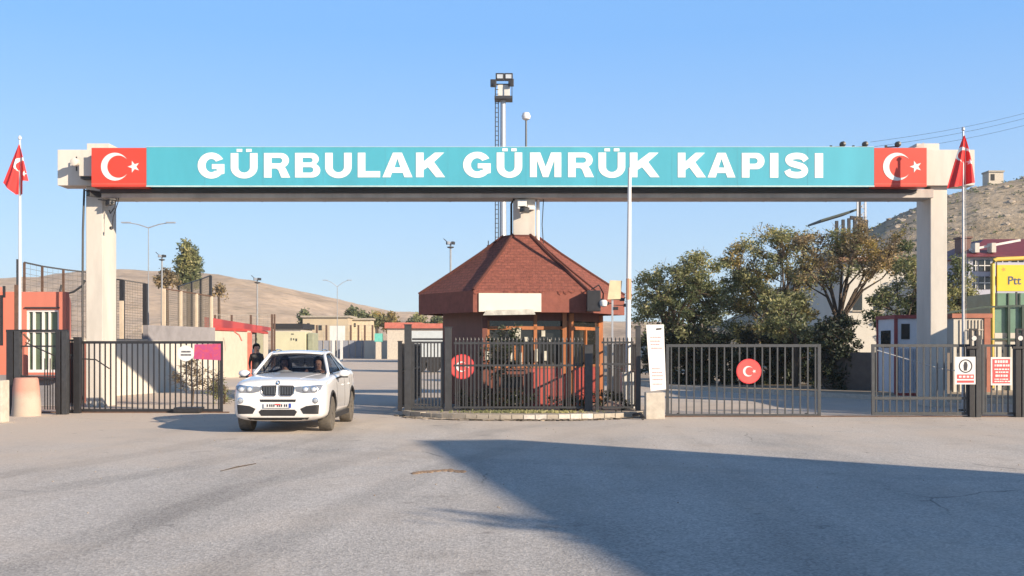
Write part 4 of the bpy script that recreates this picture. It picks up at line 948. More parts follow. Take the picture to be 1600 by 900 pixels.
mesh_fence('wire fence on cream concrete posts above the stepped wall', [(PX(256, 46), 46.0), (PX(282, 47.4), 47.4), (PX(306.5, 48.8), 48.8), (PX(330, 50.2), 50.2)], .3, [PZ(451, 46), PZ(455, 47.4), PZ(459, 48.8), PZ(463, 50.2)], PALE, RUST, 'wire fences behind the wall', .085, .13)
mesh_fence('dark wire fence whose top rail climbs steeply behind the cream posts', [(PX(280, 66), 66.0), (PX(300, 62), 62.0), (PX(314, 59), 59.0), (PX(329, 56), 56.0)], .3, [PZ(447, 66), PZ(440.5, 62), PZ(436, 59), PZ(430.5, 56)], BLACKM, BLACKM, 'wire fences behind the wall', .12, .12)
for px, y, top, lab in ((190, 43, 470, 'pale concrete post seen inside the dark frame by the left column'), (225, 43.5, 508, 'short pale concrete post by the step of the white wall')):
    t = thing('concrete_post', lab, 'post', (PX(px, y), y, 0)); post(t, PX(px, y), y, 0, PZ(top, y), .13, PALE, False)
b = MB(); b.tube([P(96, 445, 41.0), P(94, 455, 41.0), P(100, 460, 41.0), P(115, 456, 41), P(128, 447, 41), P(133, 438, 41)], .04, 6); o = b.build('cable_loop', DKGREY, origin=P(110, 456, 41)); tag(o, 'thick dark cable sagging between wire fence and left column', 'cable')
# small building with red roof edge
t = thing('red_roofed_hut', 'low cream building with a red ribbed roof edge behind the white car', 'building', (PX(360, 63), 63, 0))
A, B_, C_ = (PX(334, 60), 60.0), (PX(388, 66), 66.0), (PX(419, 80), 80.0)
b = MB(); b.slab(A, B_, .3, 0, 2.52)
d_, e_ = (PX(392, 68), 68.0), (PX(412, 77), 77.0); b.slab((B_[0] + .01, B_[1]), d_, .3, 0, 2.6); b.slab(e_, C_, .3, 0, 2.75); b.slab(d_, e_, .3, 0, 1.2); b.build('wall', mat('hut_wall', (.52, .47, .38), .9, var=.1), t)
b = MB(); b.slab((d_[0] + .3, d_[1] + .2), (e_[0], e_[1]), .1, 1.2, 2.52); b.build('window', DGLASS, t)
RIB = NT('red_ribs'); co = RIB.coord(1.0); wvn = RIB.n('ShaderNodeTexWave'); wvn.inputs['Scale'].default_value = 1.1; RIB.l(co, wvn.inputs[0]); RIB.l(RIB.ramp(wvn.outputs['Color'], [(.2, (.26, .03, .03)), (.6, (.44, .055, .045))]), RIB.b.inputs['Base Color']); RIB = RIB.m
b = MB(); q0, q1 = Vector((A[0] - .2, A[1] - .6, 0)), Vector((C_[0] + .3, C_[1] - .6, 0)); qd = (q1 - q0); ql = qd.length; qd.normalize()
b.plate([(0, 2.46), (ql, 2.78), (ql, 3.0), (0, 3.22)], q0, qd, Vector((0, 0, 1)), -.12); b.build('roof_edge', RIB, t)
b = MB(); b.prism([(A[0], A[1] - .4), (B_[0], B_[1] - .4), C_, (C_[0] - 10, C_[1] + 4), (A[0] - 6, A[1] + 14)], 2.55, 2.7); b.build('roof', mat('red_roof', (.45, .05, .04), .7), t)
b = MB(); b.box(B_[0] - .02, B_[0] + .22, B_[1] - .2, B_[1] - .05, 0, 2.5); b.build('corner_trim', mat('red_trim', (.60, .16, .12), .7), t)
b = MB(); b.tube([(PX(366, 61), 61, 2.5), (PX(374, 61), 61, 2.3), (PX(378, 61), 61, 2.0)], .04, 5); b.build('gutter_pipe', mat('red_trim', (.6, .16, .12)), t)
struct(sheet('apron_pavement', -24, -14.6, 52, 59.8, .09, CONC_L))
# ------------------------------------------------------------------ trees
def tree(name, label, D, tpx, poly, ncl, nl, ls, mats, seed, group=None, tr=.16, clr=.42, gap=0.0, sticks=2, base_z=0.08, depth=.8, cat='tree', fork=None):
    rnd = random.Random(seed); x0 = PX(tpx, D); xs = [p[0] for p in poly]; ys = [p[1] for p in poly]
    root = thing(name, label, cat, (x0, D, base_z), group)
    W = (max(xs) - min(xs)) / F * D; cs = []
    cxm = sum(xs) / len(xs)
    tries = 0
    while len(cs) < ncl and tries < ncl * 60:
        tries += 1
        px = rnd.uniform(min(xs), max(xs)); py = rnd.uniform(min(ys), max(ys))
        if not inpoly(px, py, poly): continue
        ed = noise.noise(Vector((px * .06, py * .06, seed * 3.1)))
        q_ = (px + (px - cxm) * .10 * (1 + ed * 3), py + (py - sum(ys) / len(ys)) * .10 * (1 + ed * 3))
        if not inpoly(q_[0], q_[1], poly): continue
        if gap and noise.noise(Vector((px * .035, py * .035, seed))) < gap - .5: continue
        k = math.sqrt(max(.05, 1 - ((px - cxm) / (max(xs) - min(xs)) * 2) ** 2)); d = D + rnd.uniform(-1, 1) * W * .5 * depth * k
        # keep the outline: position measured along the tree's own plane
        cs.append(Vector((PX(px, D), d, PZ(py, D))))
    fz = fork if fork is not None else PZ(max(ys), D) + .3
    fz = max(base_z + .5, fz)
    top = Vector((x0, D, fz)); tb = MB()
    tb.tube([(x0, D, base_z - .1), (x0 + .04, D, (base_z + fz) / 2), top], [tr * 1.25, tr, tr * .85], 8)
    # main limbs towards cluster groups
    limbs = []
    far = sorted(cs, key=lambda c: rnd.random())[:max(6, ncl // 9)]
    for c in far:
        mid = top.lerp(c, .45) + Vector((rnd.uniform(-.2, .2), rnd.uniform(-.2, .2), (c - top).length * .10)); q = top.lerp(c, .78) + Vector((rnd.uniform(-.12, .12), 0, .08))
        tb.tube([top - Vector((0, 0, .15)), mid, q, c], [tr * .55, tr * .33, tr * .18, tr * .06], 6); limbs += [top.lerp(mid, .5), mid, q]
    for c in cs:
        a = min(limbs, key=lambda l: (l - c).length)
        tb.tube([a, a.lerp(c, .55) + Vector((rnd.uniform(-.1, .1), rnd.uniform(-.1, .1), .05)), c], [tr * .14, tr * .09, tr * .035], 4)
        for s in range(sticks):
            v = Vector((rnd.gauss(0, 1), rnd.gauss(0, 1), rnd.gauss(.4, .8))).normalized() * clr * rnd.uniform(.9, 1.5); tb.tube([c, c + v], [.012, .004], 3)
    tb.build('trunk', BARK, root)
    crowns = [MB() for _ in mats]
    for c in cs:
        mi = min(len(mats) - 1, int(max(0, min(.999, noise.noise(c * .6 + Vector((seed, 0, 0))) * .9 + .5)) * len(mats)))
        b = crowns[mi]; rr = clr * rnd.uniform(.6, 1.25); V = b.bm.verts
        for k in range(int(nl * rnd.uniform(.5, 1.3))):
            v = Vector((rnd.gauss(0, 1), rnd.gauss(0, 1), rnd.gauss(0, .75))); v = v.normalized() * rr * (rnd.random() ** .5)
            p = c + v; u = Vector((rnd.gauss(0, 1), rnd.gauss(0, 1), rnd.gauss(0, .7))).normalized(); w = u.cross(Vector((rnd.gauss(0, 1), rnd.gauss(0, 1), rnd.gauss(0, 1)))).normalized()
            s = ls * rnd.uniform(.6, 1.4)
            b._face([V.new(p - u * s), V.new(p + w * s * .45), V.new(p + u * s), V.new(p - w * s * .45)])
    for b, m in zip(crowns, mats):
        if len(b.bm.faces): b.build('crown', m, root, fix=False)
        else: b.bm.free()
    return root
GT = 'broadleaf trees behind the grey gates'
tree('acacia_tree', 'rounded olive tree immediately right of the white barrier arm', 50, 1045,
     [(990, 430), (1000, 418), (1022, 410), (1045, 415), (1060, 402), (1085, 395), (1112, 396), (1128, 412), (1132, 440), (1140, 480), (1135, 530), (1090, 560), (1020, 560), (990, 520)], 230, 120, .066, [LEAF_DARK, LEAF_OLIVE, LEAF_OLIVE], 1, GT, gap=.16, clr=.38, sticks=3)
tree('acacia_tree', 'tall olive tree with wispy bare top twigs in the middle of the tree row', 52, 1215,
     [(1118, 425), (1130, 388), (1158, 368), (1185, 368), (1200, 344), (1222, 340), (1242, 346), (1262, 350), (1278, 372), (1268, 400), (1275, 440), (1270, 500), (1240, 555), (1150, 560), (1125, 500)], 225, 115, .066, [LEAF_DARK, LEAF_OLIVE, LEAF_AUTUMN], 2, GT, gap=.24, clr=.38, sticks=4)
tree('acacia_tree', 'brownish half-bare tree with dark spreading limbs before the white building', 47, 1311,
     [(1235, 405), (1250, 368), (1278, 352), (1300, 343), (1330, 345), (1355, 350), (1385, 342), (1412, 358), (1425, 392), (1412, 425), (1378, 428), (1350, 436), (1318, 440), (1290, 455), (1258, 462), (1236, 440)], 150, 75, .060, [LEAF_OLIVE, LEAF_DRY, LEAF_AUTUMN], 3, GT, tr=.14, clr=.36, gap=.35, sticks=4, fork=PZ(500, 47), depth=.6)
tree('pine_tree', 'dark green tree against the left edge of the right gantry column', 44, 1412,
     [(1362, 520), (1352, 480), (1372, 455), (1395, 440), (1405, 405), (1418, 372), (1432, 366), (1448, 400), (1455, 470), (1448, 520), (1400, 525)], 95, 110, .062, [LEAF_DARK, LEAF_OLIVE], 4, GT, clr=.32)
tree('acacia_tree', 'low yellowish tree between the tall olive tree and the brownish one', 46, 1243,
     [(1180, 480), (1200, 455), (1230, 450), (1262, 462), (1272, 490), (1262, 520), (1225, 530), (1190, 520)], 45, 70, .08, [LEAF_AUTUMN, LEAF_OLIVE], 5, GT, clr=.34, tr=.09)
# far tree rows of dark green on the left third, closing the view under the crowns
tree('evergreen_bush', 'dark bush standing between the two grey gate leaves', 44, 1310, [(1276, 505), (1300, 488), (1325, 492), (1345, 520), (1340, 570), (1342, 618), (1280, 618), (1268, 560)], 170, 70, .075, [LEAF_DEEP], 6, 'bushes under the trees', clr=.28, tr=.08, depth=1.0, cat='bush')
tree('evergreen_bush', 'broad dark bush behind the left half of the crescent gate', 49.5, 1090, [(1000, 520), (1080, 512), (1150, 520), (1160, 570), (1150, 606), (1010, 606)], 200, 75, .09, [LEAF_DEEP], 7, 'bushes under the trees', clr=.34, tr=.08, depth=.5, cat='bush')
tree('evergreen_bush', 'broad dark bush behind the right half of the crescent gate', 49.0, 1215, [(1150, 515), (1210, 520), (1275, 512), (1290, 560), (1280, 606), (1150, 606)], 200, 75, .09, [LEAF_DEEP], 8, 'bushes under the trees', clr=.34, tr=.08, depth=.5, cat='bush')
tree('roadside_tree', 'green tree on the slope just right of the right gantry column', 60, 1497, [(1478, 470), (1480, 430), (1490, 402), (1502, 398), (1512, 420), (1520, 470), (1545, 478), (1548, 505), (1480, 505)], 60, 60, .10, [LEAF_OLIVE, LEAF_DARK], 9, GT, clr=.42, depth=.5)
tree('poplar_tree', 'slim green poplar rising behind the wire fences', 110, 294, [(275, 440), (277, 415), (283, 392), (291, 377), (298, 380), (307, 400), (312, 425), (310, 446), (292, 452)], 170, 60, .15, [LEAF_OLIVE, LEAF_DARK], 10, None, clr=.62, tr=.2, sticks=1)
tree('bare_shrub_tree', 'small brown bare-looking tree left of the poplar', 108, 261, [(240, 446), (246, 430), (262, 418), (276, 430), (280, 447)], 26, 40, .16, [LEAF_DRY], 11, None, clr=.5, sticks=4)
tree('bare_shrub_tree', 'small brown tree right of the dark climbing fence rail', 120, 342, [(330, 462), (332, 448), (344, 445), (356, 455), (352, 464)], 14, 30, .16, [LEAF_DRY], 12, None, clr=.45, sticks=3)
GF = 'small distant trees below the tan hill'
for i, (px, y0, y1, w, ms, lab) in enumerate([(475, 479, 512, 9, [LEAF_DARK], 'narrow dark tree in front of the tan hill above the pale yellow truck'), (551, 482, 500, 9, [LEAF_DARK], 'small dark tree on the roofline left of the far yellowish trees'), (566, 489, 500, 7, [LEAF_DARK], 'tiny dark tree right beside the small dark roofline tree'),
        (590, 483, 510, 14, [LEAF_OLIVE, LEAF_AUTUMN], 'rounded olive tree above the far cream wall'), (612, 487, 515, 16, [LEAF_AUTUMN], 'yellowish tree above the far cream wall'), (652, 491, 508, 14, [LEAF_OLIVE], 'low olive tree above the red far roofs'), (682, 492, 510, 12, [LEAF_DARK, LEAF_AUTUMN], 'low tree above the red far roofs touching the kiosk roof edge')]):
    tree('distant_tree', lab, 195, px, [(px - w, y1), (px - w * .8, (y0 + y1) / 2), (px, y0), (px + w * .8, (y0 + y1) / 2 - 2), (px + w, y1)], 30, 34, .32, ms, 30 + i, GF, clr=.8, sticks=0)

# ------------------------------------------------------------------ right side buildings and structures
WB = mat('whitewash', (.56, .54, .48), .9, var=.1, scale=.6, streak=True)
t = thing('white_building', 'large white building half hidden behind the brownish tree', 'building', (PX(1380, 62), 62, 0)); D = 62
x0, x1 = PX(1318, D), PX(1446, D); zt = PZ(409, D)
b = MB(); b.box(x0, x1, D, D + 9, 0, zt); b.build('wall', WB, t)
b = MB(); b.box(x0 - .4, x1 + .4, D - .5, D + 9.5, zt + .002, zt + .22, .02); b.build('eave', mat('brown_eave', (.25, .14, .09), .8), t)
for px, pz in ((1340, 470), (1372, 470)):
    b = MB(); b.box(PX(px - 7, D), PX(px + 7, D), D - .03, D + .05, PZ(pz + 15, D), PZ(pz - 11, D)); w = b.build('window', DGLASS, t)
    b = MB(); b.box(PX(px - 9, D), PX(px + 9, D), D - .12, D - .031, PZ(pz + 17, D), PZ(pz + 15, D)); b.build('sill', CONC, w)
t = thing('roof_terrace_frame', 'dark slanting canopy frame on posts rising above the tree tops', 'canopy', (PX(1305, 66), 66, 8)); D = 66
b = MB(); b.plate([(0, 0), (2.05, .62), (2.05, .74), (0, .12)], (PX(1283, D), D, PZ(346, D)), *FRONT, -3.0); b.build('canopy', mat('dark_green_sheet', (.04, .06, .055), .6), t)
b = MB()
for px, a, c in ((1305, 366, 346), (1315, 362, 344), (1324, 360, 342), (1333, 360, 341), (1341, 356, 300)): b.bar((PX(px, D), D - .3, PZ(a + 45, D)), (PX(px, D), D - .3, PZ(c, D)), .16 if px < 1340 else .1)
b.bar((PX(1326, D), D - .3, PZ(341, D)), (PX(1345, D), D - .3, PZ(343, D)), .2); b.build('posts', BLACKM, t)
t = thing('lattice_mast', 'thin steel lattice mast behind the sign near the right column', 'mast', (PX(1347, 70), 70, 0)); D = 70
b = MB(); xa_, xb_ = PX(1340, D), PX(1352, D)
for x in (xa_, xb_): b.bar((x, D, 0), (x, D, PZ(285, D)), .12)
for k in range(34):
    z = 6 + k * .5
    if z < PZ(290, D): b.bar((xa_, D, z), (xb_, D, z + .4), .05); b.bar((xb_, D, z), (xa_, D, z + .4), .05)
b.build('lattice', GALV, t)
b = MB(); b.box(PX(1347, D), PX(1354, D), D - .3, D - .1, PZ(362, D), PZ(344, D)); b.build('equipment_box', BLACKM, t)
# apartment building with dark red roof
D = 78; t = thing('apartment_building', 'pale building with a dark red hipped roof and white dormers at the right edge', 'building', (PX(1570, D), D, 0))
x0, x1 = PX(1513, D), PX(1800, D); zw = PZ(402, D)
BLW = mat('bluish_wall', (.42, .43, .50), .9, var=.08, scale=.7)
b = MB(); b.box(x0, x1, D, D + 12, 0, zw); b.build('wall', BLW, t)
MR = mat('maroon_roof', (.19, .035, .04), .55, var=.2, scale=2)
b = MB(); e = .5
lo = [(x0 - e, D - e, zw), (x1, D - e, zw), (x1, D + 12 + e, zw), (x0 - e, D + 12 + e, zw)]; zr = PZ(363, D); hi = [(PX(1585, D), D + 5, zr), (x1 - 3, D + 5, zr), (x1 - 3, D + 7, zr), (PX(1585, D), D + 7, zr)]
A = [b.bm.verts.new(p) for p in lo]; B_ = [b.bm.verts.new(p) for p in hi]
for k in range(4): b._face([A[k], A[(k + 1) % 4], B_[(k + 1) % 4], B_[k]])
b._face(B_); b._face(A[::-1]); rf = b.build('roof', MR, t)
for px in (1529, 1555): b = MB(); b.box(PX(px - 3.5, D), PX(px + 3.5, D), D + .2, D + 1.0, PZ(394, D), PZ(379, D), .02); b.build('dormer', WB, rf)
b = MB(); b.bar((PX(1520, D), D + .6, PZ(389, D)), (PX(1600, D), D + .6, PZ(374, D)), .15); b.build('snow_rail', WHITE_D, rf)
b = MB(); b.box(PX(1529, D), PX(1545, D), D + 3, D + 4.2, zr - 1.6, PZ(366, D)); b.box(PX(1527, D), PX(1547, D), D + 2.9, D + 4.3, PZ(366, D) + .01, PZ(363, D)); b.build('chimney', mat('chimney', (.2, .12, .1), .9), rf)
for py0, py1 in ((406, 424), (432, 452)):
    for px in (1524, 1538, 1566, 1590):
        b = MB(); wd = 3 if px == 1524 else 9; b.box(PX(px - wd, D), PX(px + wd, D), D - .04, D + .05, PZ(py1, D), PZ(py0, D)); w = b.build('window', DGLASS, t)
        b = MB(); b.box(PX(px - wd, D), PX(px + wd, D), D - .07, D - .041, PZ((py0 + py1) / 2 + .7, D), PZ((py0 + py1) / 2 - .7, D)); b.box(PX(px - .6, D), PX(px + .6, D), D - .075, D - .045, PZ(py1, D), PZ(py0, D)); b.build('frame', WHITE_D, w)
b = MB()
for k in range(4):
    z = PZ(430, D) - k * 2.7; b.box(PX(1545, D), x1, D - 1.0, D - .05, z - .12, z); b.box(PX(1545, D), x1, D - 1.0, D - .92, z, z + .8)
b.build('balcony', BLW, t)
# hut on the hill
t = thing('hill_hut', 'tiny flat-roofed stone hut on the crest of the rocky hill', 'hut', (PX(1556, 188), 188, PZ(285, 188)))
D = 186; b = MB(); b.box(PX(1545, D), PX(1568, D), D, D + 2.5, PZ(290, D), PZ(269, D)); b.build('wall', CONC_L, t); b = MB(); b.box(PX(1544, D), PX(1569, D), D - .2, D + 2.7, PZ(269, D) + .01, PZ(266.5, D)); b.build('roof', CONC, t)
b = MB(); b.box(PX(1548, D), PX(1554, D), D - .05, D + .1, PZ(282, D), PZ(272, D)); b.build('opening', DARK, t)
# container kiosk in shade
t = thing('container_cabin', 'white prefabricated cabin with maroon trim left of the right gantry column', 'cabin', (PX(1400, 37), 37.5, 0)); D = 36.6
x0, x1 = PX(1399, D), PX(1470, D); z1 = PZ(498, D)
b = MB(); b.box(x0, x1, D, D + 1.8, .25, z1); b.build('wall', mat('cabin_white', (.60, .62, .66), .6, var=.08), t)
MRN = mat('maroon_trim', (.28, .05, .05), .6)
b = MB(); b.box(x0 - .05, x1 + .05, D - .05, D + 1.85, z1 + .002, z1 + .12); b.box(x0 - .04, x0 + .001, D - .04, D, .2, z1); b.box(x0 - .045, x0 + .06, D - .05, D - .002, .2, z1); b.box(x0 - .04, x0 - .002, D + 1.70, D + 1.8, .2, z1); b.box(x0, x1, D - .04, D - .002, .12, .248); b.build('trim', MRN, t)
b = MB(); b.box(x0 - .03, x0 + .05, D + .45, D + 1.35, PZ(543, D), PZ(516, D)); b.build('window', DGLASS, t)
b = MB(); b.box(PX(1408, D), PX(1421, D), D - .03, D + .05, PZ(530, D), PZ(506, D)); b.build('window', DGLASS, t)
b = MB()
for k in range(9): b.box(PX(1403 + k * 4, D), PX(1404.4 + k * 4, D), D - .045, D - .001, .3, PZ(545, D))
b.build('ribs', mat('cabin_blue', (.38, .43, .52), .6), t)
t = thing('white_booth', 'white barred booth with a terracotta top right of the right gantry column', 'booth', (PX(1517, 41), 41.5, 0)); D = 41
x0, x1 = PX(1490, D), PX(1546, D)
b = MB(); b.box(x0, x1, D, D + 2, 0, PZ(497, D)); b.build('wall', WB, t); TC = mat('terracotta', (.38, .15, .10), .8, var=.2)
b = MB(); b.box(x0 - .08, x1 + .08, D - .08, D + 2.08, PZ(497, D) + .002, PZ(490, D)); b.box(x1 - .2, x1 + .02, D - .06, D - .001, 0, PZ(497, D)); b.build('roof', TC, t)
b = MB()
for k in range(5): b.box(PX(1513 + k * 5.2, D), PX(1514.2 + k * 5.2, D), D - .04, D - .001, PZ(530, D), PZ(500, D))
b.box(PX(1510, D), PX(1536, D), D - .05, D - .041, PZ(516, D), PZ(514.5, D)); b.box(PX(1499, D), PX(1500, D), D - .04, D - .001, 0, PZ(500, D)); b.build('bars', CONC_L, t)
# yellow post office sign
D = 45; t = thing('post_office_sign', 'yellow Ptt sign hanging in a yellow tube arch at the right edge', 'sign', (PX(1580, D), D, 0))
YT = mat('yellow_tube', (.72, .50, .10), .5, var=.1); YS = mat('yellow_sheet', (.80, .52, .02), .5, var=.05)
b = MB(); b.tube([(PX(1551, D), D, 0), (PX(1551, D), D, PZ(412, D)), (PX(1553, D), D, PZ(407, D)), (PX(1558, D), D, PZ(405, D)), (PX(1640, D), D, PZ(402, D)), (PX(1646, D), D, PZ(406, D)), (PX(1647, D), D, PZ(414, D)), (PX(1647, D), D, 0)], .085, 10); b.build('arch', YT, t, smooth=True)
b = MB(); b.box(PX(1557, D), PX(1636, D), D - .07, D + .07, PZ(455, D), PZ(414, D), .01); pn = b.build('panel', YS, t)
b = MB(); b.bar((PX(1557, D), D, PZ(408, D)), (PX(1557, D), D, PZ(458, D)), .04); b.build('hanger', DKGREY, t); b = MB(); b.bar((PX(1588, D), D, PZ(456, D)), (PX(1588, D), D, PZ(485, D)), .06); b.build('hanger', DKGREY, t)
me = text_mesh('Ptt', 1.0, .012, .004); 
xs = [v.co.x for v in me.vertices]; s = (PX(1593.5, D) - PX(1573, D)) / (max(xs) - min(xs)); me.transform(Matrix.Scale(s, 4))
place_flat(me, 'lettering', mat('navy', (.04, .09, .16), .5), (PX(1583.5, D), D - .08, PZ(439, D)), pn)
b = MB(); b.plate(star(0, 0, .10), (PX(1567, D), D - .071, PZ(421, D)), *FRONT, .004); b.build('emblem', mat('orange_mark', (.75, .30, .06), .5), pn)
D = 42.5; t = thing('green_fence', 'dark green railed fence with green glass under the yellow Ptt sign', 'fence', (PX(1570, D), D, 0))
GRN = mat('dark_green_paint', (.03, .06, .045), .5)
b = MB(); b.bar((PX(1478, D), D, PZ(489, D)), (PX(1535, D), D, PZ(480, D)), .06); b.bar((PX(1535, D), D, PZ(480, D)), (PX(1640, D), D, PZ(476, D)), .07); b.bar((PX(1545, D), D, PZ(530, D)), (PX(1640, D), D, PZ(530, D)), .06); b.build('rail', GRN, t)
for px in (1576, 1598, 1622): b = MB(); b.bar((PX(px, D), D, 0), (PX(px, D), D, PZ(478, D)), .09); b.build('post', GRN, t)
b = MB(); b.box(PX(1556, D), PX(1640, D), D + .1, D + .12, PZ(520, D), PZ(480, D)); b.build('glass', GGLASS, t); b = MB(); b.box(PX(1556, D), PX(1640, D), D + .08, D + .14, 0, PZ(520, D) - .004); b.build('plinth', WB, t)
D = 47; t = thing('green_shelter', 'greenish glazed shelter behind the yellow Ptt sign', 'shelter', (PX(1590, D), D + 1, 0))
b = MB(); b.box(PX(1556, D), PX(1680, D), D, D + 3, 0, PZ(458, D)); b.build('glazing', GGLASS, t)
b = MB()
for k in range(5): b.box(PX(1556 + k * 18, D), PX(1558 + k * 18, D), D - .05, D - .001, 0, PZ(458, D))
b.build('frame', GRN, t)
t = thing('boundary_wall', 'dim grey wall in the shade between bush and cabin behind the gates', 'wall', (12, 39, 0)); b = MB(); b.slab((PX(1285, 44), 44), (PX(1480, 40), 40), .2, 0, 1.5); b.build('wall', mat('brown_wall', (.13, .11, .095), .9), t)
for k, (a, c) in enumerate(((180, 232), (188, 240), (199, 250))):
    D = 60; b = MB(); pts = []
    for i in range(13):
        s = i / 12; pts.append(P(1360 + 340 * s, (c - 10) + (a - c - 6) * s * 1.25 + 8 * math.sin(math.pi * s) , D + 10 * s))
    b.tube(pts, .008, 4); o = b.build('power_line', BLACKM, origin=pts[0]); tag(o, ('upper', 'middle', 'lowest')[k] + ' of the thin power lines crossing the sky at the upper right', 'cable', 'power lines')

# ------------------------------------------------------------------ masts and lamps
MASTG = mat('mast_grey', (.27, .29, .31), .6, metal=.1, var=.15)
def mast(label, px, D, top, r, m, head, group=None, name='light_mast'):
    t = thing(name, label, 'mast' if 'mast' in name else 'lamp', (PX(px, D), D, 0), group); x = PX(px, D); z = PZ(top, D); r *= .6
    b = MB(); b.tube([(x, D, 0), (x, D, z)], [r, r * .6], 8); b.build('pole', m, t, smooth=True)
    head(t, x, D, z); return t
def flood_head(s, n=3, back=True):
    def f(t, x, D, z):
        for k in range(n):
            dx = (k - (n - 1) / 2) * .62 * s; b = MB(); b.box(x + dx - .25 * s, x + dx + .25 * s, D - .35 * s, D - .1 * s, z + .1 * s, z + .5 * s, .03 * s); h = b.build('floodlight', BLACKM, t)
            b = MB(); b.box(x + dx - .19 * s, x + dx + .19 * s, D - .37 * s, D - .352 * s, z + .16 * s, z + .44 * s); b.build('lens', mat('lamp_lens', (.5, .55, .6), .2), h)
        b = MB(); b.bar((x - .5 * s * n / 2, D, z), (x + .5 * s * n / 2, D, z), .12 * s); b.build('crossbar', DKGREY, t)
    return f
def round_head(s):
    def f(t, x, D, z):
        b = MB(); b.lathe([(.12 * s, -.5 * s), (.42 * s, -.42 * s), (.45 * s, -.3 * s), (.12 * s, -.25 * s)], (x, D, z), 'Z', 14); b.build('platform', DKGREY, t)
        for k in range(5):
            a = k * 1.257 + .4; cx, cy = x + math.cos(a) * .42 * s, D + math.sin(a) * .42 * s
            b = MB(); b.box(cx - .17 * s, cx + .17 * s, cy - .10 * s, cy + .10 * s, z, z + .36 * s, .03 * s); b.build('floodlight', GALV if k % 2 else DKGREY, t)
        b = MB(); b.tube([(x - .4 * s, D, z + .3 * s), (x - .9 * s, D, z + .75 * s)], .05 * s, 5); b.build('arm', DKGREY, t)
    return f
D = 75; t = thing('floodlight_mast', 'tall steel floodlight mast with service platform rising behind the middle of the sign', 'mast', (PX(786, D), D, 0)); x = PX(786, D)
b = MB(); b.tube([(x, D, 0), (x, D, PZ(155, D))], [.28, .17], 12); b.build('pole', GALV, t, smooth=True)
b = MB()
for xx in (x - .50, x - .30): b.bar((xx, D - .1, 0), (xx, D - .1, PZ(158, D)), .06)
for k in range(60): b.bar((x - .50, D - .1, 1 + k * .3), (x - .30, D - .1, 1 + k * .3), .04)
b.build('ladder', DKGREY, t)
zp = PZ(157, D); b = MB(); b.box(x - .55, x + .62, D - .6, D + .6, zp, zp + .18)
for dx in (-.5, .58):
    for dy in (-.55, .55): b.bar((x + dx, D + dy, zp), (x + dx, D + dy, zp + 1.1), .05)
b.build('platform', DKGREY, t)
b = MB(); b.box(x - .35, x + .45, D - .1, D + .1, zp + .3, zp + 1.0); b.build('winch_plate', WHITE_D, t)
zl = PZ(132, D); b = MB(); b.bar((x - .8, D, zl), (x + .68, D, zl), .09); b.bar((x - .2, D, zp), (x - .2, D, zl), .08); b.bar((x + .3, D, zp), (x + .3, D, zl), .08); b.build('crossbar', DKGREY, t)
for dx, dz, w in ((-.62, -.02, .40), (-.20, .38, .56), (.36, .38, .56), (.52, .02, .36)):
    b = MB(); b.box(x + dx - w / 2, x + dx + w / 2, D - .4, D - .12, zl + dz - .2, zl + dz + .28, .05); h = b.build('floodlight', BLACKM, t)
    if dz > .1: b = MB(); b.box(x + dx - w / 3, x + dx + w / 3, D - .43, D - .402, zl + dz - .08, zl + dz + .18); b.build('lens', mat('lamp_lens', (.5, .55, .6), .2), h)
def ball(t, x, D, z):
    b = MB(); b.lathe([(.02, -.1), (.2, 0), (.24, .15), (.16, .32), (.02, .36)], (x, D, z), 'Z', 12); b.build('dome_camera', WHITE, t, smooth=True)
mast('slim dark pole with a white dome top just right of the floodlight mast', 822, 60, 186, .13, DKGREY, ball, name='camera_pole')
GM = 'distant light masts'
mast('thin mast with a round floodlight cluster left of the kiosk roof', 704, 110, 382, .22, MASTG, round_head(.75), GM)
mast('thin floodlight mast standing left of the poplar', 253, 100, 402, .18, MASTG, round_head(.6), GM)
mast('thin floodlight mast on the tan hillside above the red-roofed hut', 402, 130, 438, .2, MASTG, round_head(.75), GM)
def dbl(span, rise, curl=0.0, dropz=.12):
    def f(t, x, D, z):
        for s in (-1, 1):
            b = MB(); b.tube([(x, D, z), (x + s * span * .5, D, z + rise * .65), (x + s * span, D, z + rise)], [.035, .03, .025], 6); b.build('arm', GALV, t)
            b = MB(); b.box(x + s * (span + .1) - .25, x + s * (span + .1) + .25, D - .1, D + .1, z + rise - .03, z + rise + .04, .02); b.build('lamp_head', GALV, t)
    return f
mast('tall double-armed street lamp between left column and poplar', 232, 62, 356, .06, MASTG, dbl(1.1, .28), 'double-armed street lamps', 'street_lamp')
mast('distant double-armed street lamp above the far white board', 527, 115, 448, .08, MASTG, dbl(1.1, .65), 'double-armed street lamps', 'street_lamp')
t = thing('antenna', 'thin whip antenna just left of the kiosk roof top', 'antenna', (PX(763, 45), 45, 0)); b = MB(); b.tube([(PX(763, 45), 45, 0), (PX(763, 45), 45, PZ(376, 45))], .02, 5); b.build('whip', BLACKM, t)
b = MB(); b.box(PX(761, 45), PX(765, 45), 44.95, 45.05, PZ(390, 45), PZ(383, 45)); b.build('base_box', BLACKM, t)

